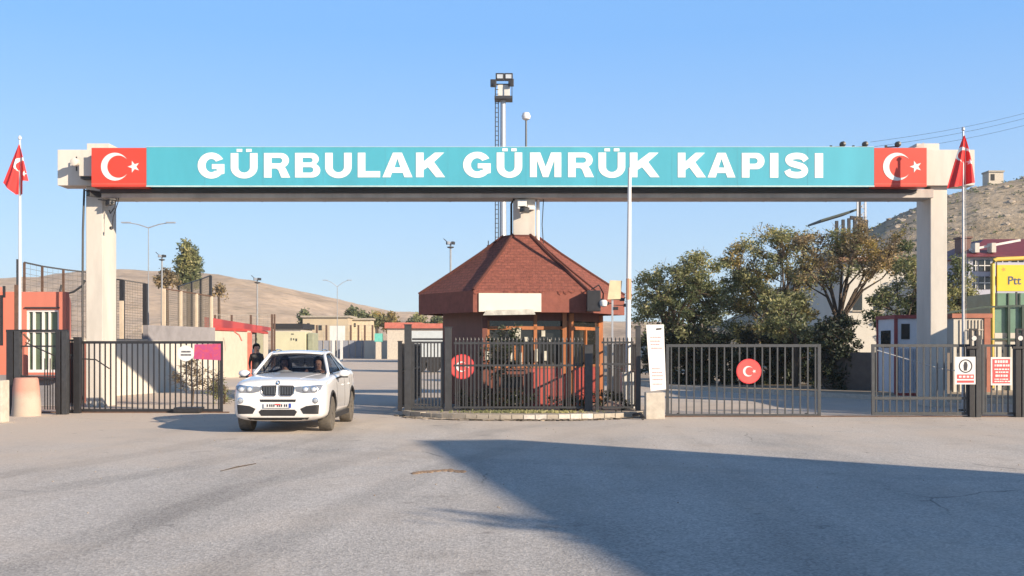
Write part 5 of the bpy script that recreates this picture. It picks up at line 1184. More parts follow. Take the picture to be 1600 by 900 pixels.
# ------------------------------------------------------------------ middle distance beyond the gate
def simple_building(name, label, x0p, x1p, y0p, D, dep, m, roofm=None, wins=(), group=None, rt=.3):
    t = thing(name, label, 'building', (PX((x0p + x1p) / 2, D), D, 0), group); x0, x1, z = PX(x0p, D), PX(x1p, D), PZ(y0p, D)
    b = MB(); b.box(x0, x1, D, D + dep, -.02, z); b.build('wall', m, t)
    b = MB(); b.box(x0 - .3, x1 + .3, D - .4, D + dep + .3, z + .003, z + rt); b.build('roof', roofm or CONC, t)
    for a, c, d, e in wins: b = MB(); b.box(PX(a, D), PX(c, D), D - .06, D + .05, PZ(e, D), PZ(d, D)); b.build('window', DGLASS, t)
    return t
TAN = mat('tan_wall', (.50, .42, .30), .9, var=.15, scale=.4)
simple_building('tan_building', 'tan flat building behind the far white board', 473, 544, 496, 185, 10, TAN, wins=((498, 503, 508, 516), (480, 484, 505, 512)))
simple_building('cream_building', 'cream low building right of the tan one, below the small dark trees', 545, 580, 500, 190, 8, mat('cream_far', (.60, .52, .38), .9), wins=((553, 556, 505, 511),))
simple_building('long_shed', 'long low shed with a dark roof edge behind the pale yellow truck', 430, 471, 514, 150, 8, CONC_L, DARK, rt=.7)
simple_building('red_roof_shed', 'far shed with a faded red roof left of the kiosk', 605, 655, 513, 150, 10, CONC_L, mat('faded_red_roof', (.50, .15, .11), .8, var=.2), rt=.75)
simple_building('red_roof_shed', 'far red-roofed shed partly hidden by the kiosk roof corner', 640, 730, 513, 120, 10, CONC, mat('faded_red_roof', (.5, .15, .11)), rt=.5)
t = thing('truck_trailer', 'grey-white box trailer behind the railing left of the kiosk', 'trailer', (PX(690, 75), 75, 0)); D = 75
b = MB(); b.box(PX(642, D), PX(745, D), D, D + 2.5, 1.0, PZ(517, D), .03); b.build('box_body', mat('trailer_grey', (.48, .53, .55), .5, var=.1), t)
b = MB(); b.box(PX(642, D), PX(745, D), D + .1, D + 2.4, .75, .998); b.build('chassis', BLACKM, t)
for k in range(4): b = MB(); b.cyl((PX(655 + k * 22, D), D + .05, .5), (PX(655 + k * 22, D), D + .45, .5), .5, n=16); b.build('wheel', RUBBER, t)
t = thing('truck', 'pale yellow truck with dark marks on its side seen over the white car', 'truck', (PX(458, 95), 95, 0)); D = 95
CY = mat('cream_yellow', (.55, .53, .36), .5, var=.1, scale=1)
b = MB(); b.box(PX(428, D), PX(478, D), D, D + 2.5, .95, PZ(518, D), .04); bb_ = b.build('box_body', CY, t)
b = MB(); b.box(PX(480, D), PX(490, D), D + .1, D + 2.4, .6, PZ(520, D), .12); b.build('cab', mat('greenish_cab', (.30, .32, .22), .5), t)
b = MB(); b.box(PX(430, D), PX(488, D), D + .2, D + 2.3, .55, .948); b.build('chassis', BLACKM, t)
for px in (435, 447, 468, 484): b = MB(); b.cyl((PX(px, D), D + .05, .5), (PX(px, D), D + .4, .5), .5, n=16); b.build('wheel', RUBBER, t)
b = MB()
for px, py, w, h in ((455, 530, 1.5, 4), (459, 530, 1.5, 3), (463, 531, 2.5, 4), (457, 522, 4, 1.5)): b.box(PX(px - w / 2, D), PX(px + w / 2, D), D - .02, D - .001, PZ(py + h / 2, D), PZ(py - h / 2, D))
b.build('marks', DKGREY, bb_)
t = thing('far_wall', 'blue-grey sliding wall panels under the far white board', 'wall', (PX(540, 160), 160, 0)); D = 160
b = MB(); b.box(PX(488, D), PX(568, D), D, D + .3, 0, PZ(532, D)); b.build('wall', mat('bluegrey', (.26, .28, .33), .8, var=.1), t)
b = MB()
for k in range(8): b.box(PX(495 + k * 10, D), PX(496 + k * 10, D), D - .1, D - .001, 0, PZ(532 - (k % 2) * 14, D))
b.build('posts', CONC, t)
t = thing('far_wall', 'cream wall right of the blue-grey panels, behind the turquoise booth', 'wall', (PX(587, 158), 158, 0)); D = 158
b = MB(); b.box(PX(569, D), PX(607, D), D, D + .3, 0, PZ(532, D)); b.build('wall', WB, t)
t = thing('turquoise_booth', 'small turquoise booth before the far cream wall', 'booth', (PX(591, 150), 150, 0)); D = 150
b = MB(); b.box(PX(585, D), PX(597, D), D, D + 1, PZ(534, D), PZ(521, D), .05); b.build('cabin', mat('turq', (.14, .52, .44), .6), t); b = MB(); b.box(PX(587, D), PX(595, D), D, D + .8, 0, PZ(534, D) - .01); b.build('base', CONC_L, t)
t = thing('white_board', 'large blank white board on two legs beyond the car', 'sign', (PX(527, 130), 130, 0)); D = 130
b = MB(); b.box(PX(515, D), PX(539, D), D, D + .15, PZ(532, D), PZ(509, D), .02); b.build('board', WHITE_D, t)
for px in (521, 533.5): b = MB(); b.bar((PX(px, D), D + .05, 0), (PX(px, D), D + .05, PZ(532, D)), .28); b.build('leg', WHITE_D, t)
mesh_fence('far wire fence on tall posts in front of the tan building', [(PX(p, 165), 165.0) for p in (495, 510, 548, 560, 570, 582)], .3, [PZ(508, 165)] * 6, RUST, CONC, 'far wire fences', .5, .25)
mesh_fence('far wire fence running behind the red-roofed hut', [(PX(p, 100), 100.0) for p in (336, 362, 392, 425)], .3, [PZ(492, 100)] * 4, RUST, CONC, 'far wire fences', .35, .16)
for px, lab in ((425, 'reddish thin post at the right end of the red-roofed hut, the left of two'), (429, 'reddish thin post at the right end of the red-roofed hut, the right of two')):
    o = MB(); o.bar((PX(px, 88), 88, 0), (PX(px, 88), 88, PZ(491, 88)), .12); o = o.build('post', RUST, origin=(PX(px, 88), 88, 0)); tag(o, lab, 'post', 'thin posts by the hut')

# ------------------------------------------------------------------ shadow casters outside the frame
t = thing('tower_building', 'two-storey cream building right of the camera whose shadow covers the right foreground', 'building', (22, -3, 0))
b = MB(); b.prism([(20.3, 5.0), (18.6, 4.75), (20.4, -4.0), (22.5, -14), (36, -14), (36, -7.8)], 0, 9.5); b.build('wall', WB, t)
b = MB(); b.prism([(20.32, 4.9), (18.7, 4.7), (20.5, -4.0), (22.6, -13.9), (35.9, -13.9), (35.9, -7.9)], 9.502, 9.58); b.build('roof', CONC, t)
for z in (1.0, 4.6):
    for k in range(3):
        y = 2.5 - k * 2.3; xx = 18.6 + (4.75 - y) * (1.8 / 8.75); b = MB(); b.box(xx - .04, xx + .25, y - .6, y + .6, z, z + 1.5, 0, R(11.6)); b.build('window', DGLASS, t)
t = thing('shade_block', 'added low white block, unseen beyond the right edge, shading the area behind the gates', 'building', (17, 29, 0))
b = MB(); b.box(15.1, 19, 26.2, 30.9, 0, 3.5); b.box(16.4, 19, 30.901, 36.2, 0, 4.9); b.build('wall', WB, t); b = MB(); b.box(15.15, 19.1, 26.25, 30.85, 3.503, 3.56); b.box(16.35, 19.1, 30.85, 36.3, 4.903, 4.96); b.build('roof', CONC, t)  # added unseen volumes, sized to shade the ground and cabin behind the gates
b = MB(); b.box(15.05, 15.2, 28, 29.2, 1, 2.1); b.build('window', DGLASS, t)

tree('dry_shrub', 'small leafless shrub behind the round white sign of the left gate', 33.5, 300, [(268, 612), (275, 585), (295, 560), (320, 570), (338, 590), (345, 612)], 34, 14, .04, [LEAF_DRY], 61, None, tr=.03, clr=.22, sticks=6, cat='shrub')
tree('green_shrub', 'low green and white-flecked shrub by the right end of the left gate', 34.5, 350, [(322, 625), (328, 600), (345, 594), (356, 606), (356, 625)], 20, 40, .04, [LEAF_OLIVE], 62, None, tr=.03, clr=.2, sticks=2, cat='shrub')

tree('climbing_shrub', 'dark leafy shrub growing behind the railing in front of the kiosk window', 29.7, 775, [(745, 600), (742, 560), (760, 530), (790, 500), (822, 512), (815, 545), (835, 575), (820, 600)], 36, 34, .045, [LEAF_DEEP, LEAF_DEEP], 71, None, tr=.035, clr=.15, sticks=3, base_z=.11, cat='shrub', depth=.3)
tree('low_shrub', 'low dark plants along the foot of the railing left of the red panels', 29.4, 760, [(708, 640), (712, 612), (760, 604), (830, 608), (838, 640)], 60, 40, .035, [LEAF_DEEP, LEAF_DARK], 72, 'low plants inside the railing', tr=.02, clr=.13, sticks=2, base_z=.11, cat='shrub', depth=.15)
tree('low_shrub', 'low dark plants along the foot of the railing at its right end', 29.4, 940, [(850, 640), (858, 622), (900, 618), (985, 612), (990, 640)], 50, 40, .035, [LEAF_DEEP, LEAF_DARK], 73, 'low plants inside the railing', tr=.02, clr=.13, sticks=2, base_z=.11, cat='shrub', depth=.15)

b = MB(); b.tube([P(1366, 546, 29.0), P(1400, 556, 29.0), P(1440, 568, 29.0), P(1478, 578, 29.0), P(1510, 580, 28.6)], .012, 5); o = b.build('cable', GALV, origin=P(1366, 546, 29.0)); tag(o, 'thin pale cable sagging behind the gate leaf with the white notice', 'cable')
# roadside tree by the shadow-casting building
def oof_tree():
    rnd = random.Random(77); base = Vector((18.1, -3.0, 0)); t = thing('street_tree', 'thin-leaved tree right of the camera, outside the photo', 'tree', tuple(base))
    tb = MB(); cb = MB(); tb.tube([base, base + Vector((.1, 0, 3)), base + Vector((0, .1, 5.6))], [.16, .13, .08], 8)
    V = cb.bm.verts
    for k in range(17):
        z = rnd.uniform(3.6, 8.4); a = rnd.uniform(0, 6.28); r = rnd.uniform(.5, 2.4) * (1 - abs(z - 5.6) / 4.2)
        c = base + Vector((math.cos(a) * r, math.sin(a) * r, z)); tb.tube([base + Vector((0, 0, min(5.5, z - .6))), c], [.05, .012], 5)
        for q in range(60):
            v = Vector((rnd.gauss(0, .3), rnd.gauss(0, .3), rnd.gauss(0, .16))); p = c + v; u = Vector((rnd.gauss(0, 1), rnd.gauss(0, 1), rnd.gauss(0, 1))).normalized(); w = u.orthogonal().normalized()
            cb._face([V.new(p - u * .10), V.new(p + w * .05), V.new(p + u * .10), V.new(p - w * .05)])
    tb.build('trunk', BARK, t); cb.build('crown', LEAF_OLIVE, t, fix=False)
oof_tree()

# ------------------------------------------------------------------ people
def skinned(name, joints, edges, m, parent=None, origin=(0, 0, 0), sub=2):
    """joints: list of (x,y,z,r) ; one continuous body grown over the skeleton, first joint is the root"""
    me = bpy.data.meshes.new(name); me.from_pydata([(j[0], j[1], j[2]) for j in joints], edges, []); me.update()
    o = bpy.data.objects.new(name, me); COL.objects.link(o)
    md = o.modifiers.new('s', 'SKIN'); 
    if not me.skin_vertices: bpy.context.view_layer.update()
    for sv, j in zip(me.skin_vertices[0].data, joints): sv.radius = (j[3], j[3]) if len(j) == 4 else (j[3], j[4])
    me.skin_vertices[0].data[0].use_root = True
    md.use_smooth_shade = True; md.branch_smoothing = .3
    s = o.modifiers.new('u', 'SUBSURF'); s.levels = sub; s.render_levels = sub
    bake(o); 
    for p in o.data.polygons: p.use_smooth = True
    o.data.materials.clear()
    for mm in (m if isinstance(m, (list, tuple)) else [m]): o.data.materials.append(mm)
    if parent is not None: o.parent = parent
    return o
def hair(parent, c, r, m, sx=1.0, back=.2):
    t = bmesh.new(); bmesh.ops.create_uvsphere(t, u_segments=16, v_segments=10, radius=r)
    bmesh.ops.delete(t, geom=[v for v in t.verts if v.co.z < -r * .75 or (v.co.y > r * .02 and v.co.z < r * .40)], context='VERTS')
    b = MB(); b.merge(t, Matrix.Translation(Vector(c)) @ Matrix.Diagonal((sx, 1.08, 1.0, 1)))
    me = bpy.data.meshes.new('hair'); b.bm.to_mesh(me); b.bm.free(); me.materials.append(m)
    o = bpy.data.objects.new('hair', me); COL.objects.link(o); o.parent = parent
    so = o.modifiers.new('so', 'SOLIDIFY'); so.thickness = .02; so.offset = 1
    for p in me.polygons: p.use_smooth = True
    return o
def face_bits(parent, c, r):
    """c = head centre, facing +y"""
    b = MB(); c = Vector(c)
    for s in (-1, 1): b.lathe([(.002, -.004), (.014, 0), (.010, .006), (.002, .009)], c + Vector((s * r * .36, r * .86, r * .05)), 'Y', 8)
    b.box(c.x - r * .28, c.x + r * .28, c.y + r * .84, c.y + r * .92, c.z - r * .56, c.z - r * .48)
    me = bpy.data.meshes.new('face_features'); b.bm.to_mesh(me); b.bm.free(); me.materials.append(mat('eye_dark', (.05, .03, .03), .3)); o = bpy.data.objects.new('face_features', me); COL.objects.link(o); o.parent = parent
def arm(J, E, sh, pts, hand_dir, root_i):
    """append shoulder-elbow-wrist and a five-fingered hand"""
    i0 = len(J); J.append((*sh, .06)); E.append((root_i, i0)); prev = i0
    for p, r in pts: J.append((*p, r)); E.append((prev, len(J) - 1)); prev = len(J) - 1
    w = Vector(pts[-1][0]); d = Vector(hand_dir).normalized(); s = d.orthogonal().normalized()
    J.append((*(w + d * .07), .035, .018)); E.append((prev, len(J) - 1)); palm = len(J) - 1
    for k, (off, ln) in enumerate(((-.035, .065), (-.012, .08), (.012, .075), (.034, .06))):
        a = w + d * .10 + s * off; J.append((*a, .011)); E.append((palm, len(J) - 1)); J.append((*(a + d * ln + Vector((0, 0, -.01))), .008)); E.append((len(J) - 2, len(J) - 1))
    J.append((*(w + d * .06 + s * -.055), .012)); E.append((palm, len(J) - 1)); J.append((*(w + d * .10 + s * -.075), .009)); E.append((len(J) - 2, len(J) - 1))
def walking_person():
    D = 40.0; t = thing('person', 'person in black top and light trousers standing behind the white car', 'person', (PX(401, D), D, 0)); t.rotation_euler.z = R(205)
    J = [(0, 0, .95, .18, .14), (0, 0, 1.12, .19, .14), (0, .0, 1.30, .22, .14), (0, 0, 1.42, .18, .11), (0, 0, 1.52, .07), (0, .02, 1.60, .10, .11), (0, .02, 1.68, .108, .12), (0, .01, 1.74, .075, .085)]
    E = [(k, k + 1) for k in range(7)]
    for s in (-1, 1):
        i = len(J); J.append((s * .09, 0, .88, .095)); E.append((0, i)); J.append((s * .10, .03 * s, .50, .062)); E.append((i, i + 1)); J.append((s * .10, -.02 + .06 * s, .10, .042)); E.append((i + 1, i + 2)); J.append((s * .11, .14 + .06 * s, .035, .038, .03)); E.append((i + 2, i + 3))
        arm(J, E, (s * .19, 0, 1.42), [((s * .24, -.03, 1.14), .045), ((s * .24, .08, .92), .032)], (0, .3, -1), 3)
    PM = NT('person_black_top'); co = PM.coord(1.0, 'Object'); sp = PM.n('ShaderNodeSeparateXYZ'); PM.l(co, sp.inputs[0])
    PM.l(PM.ramp(sp.outputs[2], [(0.0, (.03, .03, .03)), (.085, (.03, .03, .03)), (.09, (.30, .34, .42)), (.93, (.30, .34, .42)), (.94, (.012, .012, .015)), (1.0, (.012, .012, .015))]), PM.b.inputs['Base Color'])
    nb = skinned('body', J, E, [PM.m, SKIN], t); 
    for p in nb.data.polygons:
        if p.center.z > 1.50 or (abs(p.center.x) > .17 and p.center.z < .93): p.material_index = 1
    hair(t, (0, -.02, 1.70), .118, HAIR); face_bits(t, (0, .03, 1.63), .095)
walking_person()

# ------------------------------------------------------------------ the white car
def make_car():
    t = thing('parked_car', 'white off-road coupe car with two people inside driving out of the left gate', 'car', (-4.63, 25.15, 0)); t.name = 'white_car'
    t.rotation_euler.z = R(180); t['_base'] = (0, 0, 0)
    PAINT = NT('white_car_paint'); PAINT.b.inputs['Base Color'].default_value = (.80, .80, .80, 1); PAINT.b.inputs['Roughness'].default_value = .28; PAINT.b.inputs['Coat Weight'].default_value = 1; PAINT.b.inputs['Coat Roughness'].default_value = .03
    co = PAINT.coord(1.0); sp = PAINT.n('ShaderNodeSeparateXYZ'); PAINT.l(co, sp.inputs[0]); mr = PAINT.n('ShaderNodeMapRange'); PAINT.l(sp.outputs[2], mr.inputs[0]); mr.inputs[1].default_value = .75; mr.inputs[2].default_value = .25
    nz = PAINT.noise(6, 5, .6, co); mu = PAINT.n('ShaderNodeMath', operation='MULTIPLY'); PAINT.l(mr.outputs[0], mu.inputs[0]); PAINT.l(nz, mu.inputs[1])
    PAINT.l(PAINT.mix(mu.outputs[0], (.80, .80, .80), (.50, .44, .36)), PAINT.b.inputs['Base Color']); PAINT = PAINT.m
    PLAST = mat('black_plastic', (.022, .022, .024), .6, var=.2, scale=10); GLOSSB = mat('gloss_black', (.012, .012, .014), .12, coat=1.0); CHROME = mat('chrome', (.75, .76, .78), .18, metal=1.0, var=.03)
    S = [  # y, zbot, wbot, wmax, zmid, zshoulder, wtop, ztop_edge, ztop_centre
        (2.37, .36, .66, .72, .55, .80, .64, .90, .94), (2.355, .29, .74, .80, .52, .85, .72, .945, .99), (2.26, .24, .84, .895, .52, .89, .79, .985, 1.03), (2.02, .23, .88, .94, .52, .92, .83, 1.02, 1.07),
        (1.42, .23, .88, .945, .55, .95, .84, 1.06, 1.125), (.98, .22, .88, .94, .58, .985, .84, 1.09, 1.16), (.3, .22, .88, .935, .58, 1.01, .84, 1.12, 1.16), (-.5, .22, .88, .935, .58, 1.03, .84, 1.14, 1.17),
        (-1.39, .24, .89, .955, .6, 1.06, .85, 1.17, 1.19), (-2.0, .28, .86, .925, .6, 1.08, .80, 1.20, 1.22), (-2.27, .36, .78, .85, .62, 1.06, .72, 1.16, 1.18), (-2.34, .46, .66, .74, .66, .98, .64, 1.08, 1.10)]
    S = [(y, zb, wb, wm, zm, zs + .04, wt_, ze + .05, zc + (.055 if y > .9 else .035)) for y, zb, wb, wm, zm, zs, wt_, ze, zc in S]
    bm = bmesh.new(); rings = []
    for y, zb, wb, wm, zm, zs, wt_, ze, zc in S:
        half = [(0, zb), (wb * .6, zb), (wb, zb + .05), (wm, zm - .12), (wm, zm + .06), (wm - .012, zs - .03), (wm - .04, zs + .02), (wt_, ze), (wt_ * .55, (ze + zc) / 2 + .012), (0, zc)]
        rings.append([bm.verts.new((x, y, z)) for x, z in half] + [bm.verts.new((-x, y, z)) for x, z in half[1:-1][::-1]])
    n = len(rings[0])
    for a, c in zip(rings, rings[1:]):
        for k in range(n): bm.faces.new([a[k], a[(k + 1) % n], c[(k + 1) % n], c[k]])
    bm.faces.new(rings[0]); bm.faces.new(rings[-1][::-1]); bmesh.ops.recalc_face_normals(bm, faces=bm.faces)
    me = bpy.data.meshes.new('body'); bm.to_mesh(me); bm.free(); me.materials.append(PAINT); me.materials.append(PLAST)
    body = bpy.data.objects.new('body', me); COL.objects.link(body); s = body.modifiers.new('s', 'SUBSURF'); s.levels = 3; s.render_levels = 3; bake(body)
    for p in body.data.polygons: p.use_smooth = True
    cut = MB()
    for y in (1.42, -1.39):
        for sx in (-1, 1): cut.cyl((sx * .62, y, .37), (sx * 1.1, y, .37), .425, n=40)
    c = cut.build('cut', PLAST); c.data.materials.clear(); c.data.materials.append(PLAST)
    cb = MB(); cb.box(-.76, .76, -1.7, .88, .35, 1.5); c2 = cb.build('cut2', PLAST)
    for q in (c, c2):
        md = body.modifiers.new('b', 'BOOLEAN'); md.operation = 'DIFFERENCE'; md.object = q; md.solver = 'EXACT'
        try: md.material_mode = 'TRANSFER'
        except Exception: pass
        bake(body)
    bpy.data.objects.remove(c); bpy.data.objects.remove(c2)
    shade(body, 35); body.parent = t
    vs = [v.co.copy() for v in body.data.vertices]; bv = BVHTree.FromPolygons(vs, [p.vertices[:] for p in body.data.polygons])
    def onfront(poly, name, m, off=.006, th=.02, par=None, axis='y', mirror=False):
        bm = bmesh.new(); pr = [(-a, c) for a, c in poly][::-1] if mirror else poly
        pr = [(a, c + (.045 if c > .7 and axis == 'y' else 0)) for a, c in pr]
        f = bm.faces.new([bm.verts.new((a, 0, c)) if axis == 'y' else bm.verts.new((0, a, c)) for a, c in pr]); bmesh.ops.triangulate(bm, faces=[f])
        for _ in range(2): bmesh.ops.subdivide_edges(bm, edges=[e for e in bm.edges if e.calc_length() > .05], cuts=2, use_grid_fill=True); bmesh.ops.triangulate(bm, faces=bm.faces)
        for v in bm.verts:
            if axis == 'y': h = bv.ray_cast(Vector((v.co.x, 4, v.co.z)), Vector((0, -1, 0)))
            else: sx = 1 if axis == 'x+' else -1; h = bv.ray_cast(Vector((sx * 3, v.co.y, v.co.z)), Vector((-sx, 0, 0)))
            if h[0] is not None:
                v.co = h[0] + (Vector((0, off, 0)) if axis == 'y' else Vector((off * sx, 0, 0)))
        bmesh.ops.recalc_face_normals(bm, faces=bm.faces)
        if axis == 'y' and sum(f.normal.y for f in bm.faces) < 0: bmesh.ops.reverse_faces(bm, faces=bm.faces)
        me = bpy.data.meshes.new(name); bm.to_mesh(me); bm.free(); me.materials.append(m); o = bpy.data.objects.new(name, me); COL.objects.link(o); o.parent = par or body
        so = o.modifiers.new('s', 'SOLIDIFY'); so.thickness = th; so.offset = -1
        return o
    def lights(sgn):
        mi = sgn < 0
        hl = onfront([(.34, .885), (.36, .80), (.50, .765), (.74, .775), (.84, .83), (.865, .925), (.70, .915), (.50, .895)], 'headlight', mat('headlight_shell', (.20, .22, .26), .15, coat=1.0), .008, .03, t, mirror=mi)
        for cx, r in ((.555, .048), (.715, .050)):
            y = bv.ray_cast(Vector((cx, 4, .885)), Vector((0, -1, 0)))[0].y
            b = MB(); b.lathe([(r + .014, .0), (r + .014, .012), (r, .016)], (sgn * cx, y + .006, .885), 'Y', 20); b.build('lamp_ring', CHROME, hl)
            b = MB(); b.lathe([(r * .85, .0), (r * .7, .012), (.004, .018)], (sgn * cx, y + .021, .885), 'Y', 16); b.build('lens', mat('lens_glass', (.62, .66, .72), .08, coat=1.0), hl)
        onfront([(.36, .895), (.50, .902), (.70, .922), (.84, .932), (.83, .920), (.70, .906), (.50, .888)], 'brow_strip', CHROME, .016, .01, hl, mirror=mi)
        onfront([(.44, .50), (.50, .40), (.80, .395), (.815, .58), (.72, .575), (.56, .555)], 'air_intake', PLAST, .005, .02, t, mirror=mi)
        y = bv.ray_cast(Vector((.74, 4, .665)), Vector((0, -1, 0)))[0].y
        b = MB(); b.lathe([(.062, .0), (.062, .014), (.045, .018)], (sgn * .74, y - .004, .665), 'Y', 20); fl = b.build('fog_light', CHROME, t)
        b = MB(); b.lathe([(.044, .0), (.03, .01), (.003, .012)], (sgn * .74, y + .0145, .665), 'Y', 16); b.build('lens', mat('fog_glass', (.35, .38, .42), .1, coat=1.0), fl)
        # kidney grille
        kd = [(.03, .915), (.31, .91), (.335, .87), (.315, .76), (.26, .712), (.06, .712), (.03, .74)]; kz = .045
        g = onfront(kd, 'grille', PLAST, .010, .03, t, mirror=mi)
        cxk = sum(p[0] for p in kd) / len(kd); czk = sum(p[1] for p in kd) / len(kd)
        rim = MB(); pts = []
        for a, c_ in kd + [kd[0], kd[1]]:
            y = bv.ray_cast(Vector((a, 4, c_ + kz)), Vector((0, -1, 0)))[0].y; pts.append((sgn * a, y + .014, c_ + kz))
        rim.tube(pts, .010, 6); rim.build('rim', CHROME, g)
        sl = MB()
        for k in range(8):
            x = .062 + k * .032; y = bv.ray_cast(Vector((x, 4, .87)), Vector((0, -1, 0)))[0].y; y2 = bv.ray_cast(Vector((x, 4, .79)), Vector((0, -1, 0)))[0].y
            sl.bar((sgn * x, y + .02, .932), (sgn * x, y2 + .02, .785), .010, .012)
        sl.build('slats', mat('slat_grey', (.30, .31, .33), .3, metal=.8), g)
    for sgn in (-1, 1): lights(sgn)
    onfront([(-.36, .685), (.36, .685), (.345, .635), (-.345, .635)], 'upper_slit', PLAST, .005, .02, t)
    onfront([(-.38, .44), (-.33, .485), (.33, .485), (.38, .44), (.33, .36), (-.33, .36)], 'lower_intake', PLAST, .006, .02, t)
    onfront([(-.62, .325), (.62, .325), (.56, .27), (-.56, .27)], 'skid_plate', PLAST, .004, .02, t)
    yp = 2.395; b = MB(); b.box(-.27, .27, yp, yp + .012, .52, .61, .003); pl = b.build('licence_plate', WHITE, t)
    b = MB(); b.box(-.27, -.22, yp + .013, yp + .015, .522, .608); b.build('blue_band', mat('blue_band', (.02, .06, .35), .5), pl)
    b = MB()
    for k, x in enumerate((-.18, -.14, -.08, -.04, .0, .07, .11, .15, .20)): b.box(x - .013, x + .013, yp + .013, yp + .015, .54, .592)
    b.build('lettering', INK, pl)
    b = MB(); b.box(-.06, .05, yp + .0155, yp + .017, .575, .60); b.build('red_mark', NRED, pl)
    b = MB(); y = bv.ray_cast(Vector((0, 4, .935)), Vector((0, -1, 0)))[0]; cz = 1.0
    h = bv.ray_cast(Vector((0, 2.22, 2)), Vector((0, 0, -1))); 
    q = MB(); q.plate(circle(0, 0, .042, 24), (0, 2.355, 1.012), Vector((-1, 0, 0)), Vector((0, -.5, .86)).normalized(), .012); bd = q.build('badge', GLOSSB, t)
    for a0 in (0, 90, 180, 270):
        q = MB(); q.plate([(0, 0)] + arc(0, 0, .028, .028, a0, a0 + 90, 6), Vector((0, 2.355, 1.012)) + Vector((-1, 0, 0)).cross(Vector((0, -.5, .86)).normalized()) * .0125, Vector((-1, 0, 0)), Vector((0, -.5, .86)).normalized(), .001); q.build('quadrant', mat('badge_blue', (.05, .25, .6), .3) if a0 in (0, 180) else WHITE, bd)
    # bonnet creases, door lines
    for sgn in (-1, 1):
        b = MB(); pts = []
        for k in range(12):
            yy = 2.15 - k * .105; xx = .40 + (2.15 - yy) * .20; h = bv.ray_cast(Vector((xx, yy, 2)), Vector((0, 0, -1)))
            if h[0] is not None: pts.append((sgn * h[0].x, h[0].y, h[0].z - .002))
        b.tube(pts, .006, 5); b.build('bonnet_crease', PAINT, t)
        for yy in (.78, -.32, -1.05):
            b = MB(); pts = []
            for k in range(9):
                zz = .36 + k * .085; h = bv.ray_cast(Vector((sgn * 3, yy, zz)), Vector((-sgn, 0, 0)))
                if h[0] is not None: pts.append(h[0] + Vector((sgn * .0, 0, 0)))
            if len(pts) > 2: b.tube(pts, .005, 4); b.build('door_gap', PLAST, t)
        for yy in (-.12, -.98):
            b = MB(); h = bv.ray_cast(Vector((sgn * 3, yy, .90)), Vector((-sgn, 0, 0)))[0]; b.box(h.x - .02 if sgn < 0 else h.x, h.x if sgn < 0 else h.x + .02, yy - .1, yy + .1, .885, .915, .006); b.build('door_handle', PAINT, t)
        for yc in (1.42, -1.39):   # plastic arch lips
            b = MB(); pts = []
            for k in range(17):
                a = R(-8 + k * 196 / 16); yy, zz = yc + .445 * math.cos(a), .37 + .445 * math.sin(a); h = bv.ray_cast(Vector((sgn * 3, yy, max(zz, .3))), Vector((-sgn, 0, 0)))
                if h[0] is not None and abs(h[0].x) > .7: pts.append(Vector((h[0].x, yy, zz)))
            if len(pts) > 4: b.tube(pts, .026, 6); b.build('arch_trim', PLAST, t)
        b = MB(); b.box(sgn * .90 - .045, sgn * .90 + .045, -.93, .96, .235, .34, .02); b.build('side_skirt', PLAST, t)
        # mirror
        b = MB(); tt = bmesh.new(); bmesh.ops.create_icosphere(tt, subdivisions=3, radius=1)
        for v in tt.verts: v.co = Vector((v.co.x * .125, v.co.y * .075 - abs(v.co.x) * .02, v.co.z * .075)) + Vector((sgn * 1.055, .70, 1.16))
        b.merge(tt); mr_ = b.build('mirror', PAINT, t, smooth=True)
        b = MB(); b.box(sgn * 1.05 - .10, sgn * 1.05 + .10, .66, .75, 1.072, 1.098, .008); b.bar((sgn * .90, .70, 1.05), (sgn * 1.0, .70, 1.09), .05, .04); b.build('mirror_base', PLAST, mr_)
        b = MB(); b.box(sgn * 1.055 - .09, sgn * 1.055 + .09, .622, .632, 1.11, 1.20); b.build('mirror_glass', CHROME, mr_)
    # greenhouse
    def surf(name, m, fn, nu, nv, th=.0, par=None):
        b = MB(); g = [[b.bm.verts.new(fn(i / nu, j / nv)) for i in range(nu + 1)] for j in range(nv + 1)]
        for j in range(nv):
            for i in range(nu): b._face([g[j][i], g[j][i + 1], g[j + 1][i + 1], g[j + 1][i]])
        o = b.build(name, m, par or t)
        for p in o.data.polygons: p.use_smooth = True
        if th: so = o.modifiers.new('s', 'SOLIDIFY'); so.thickness = th; so.offset = 0
        return o
    wb, wt2 = .76, .575
    def ws(u, v):   # windscreen
        s = 2 * u - 1; w = wb + (wt2 - wb) * v; y = .98 - .66 * v + .13 * (1 - s * s) * (1 - .45 * v); z = 1.16 + (.395) * v + .03 * (1 - s * s) * v; return Vector((s * w, y, z))
    surf('windscreen', CARGLASS, ws, 16, 8, .004)
    def rf(u, v):   # roof from windscreen top to tail
        s = 2 * u - 1; y = .32 - 1.75 * v; w = wt2 + .015 * math.sin(math.pi * v) - .03 * v
        zc_ = 1.555 + .07 * math.sin(math.pi * min(1, v * 1.25 + .08)) - .09 * v * v; yb = .072 * (1 - s * s) * (1 - v); return Vector((s * w, y + yb, zc_ + .035 * (1 - s * s) - .012))
    surf('roof', PAINT, rf, 16, 14, .03)
    def rw(u, v):   # sloping rear window
        s = 2 * u - 1; p = rf(u, 1.0); return Vector((p.x * (1 + .18 * v), p.y - .62 * v, p.z - (p.z - 1.2) * v))
    surf('rear_window', CARGLASS, rw, 12, 6, .004)
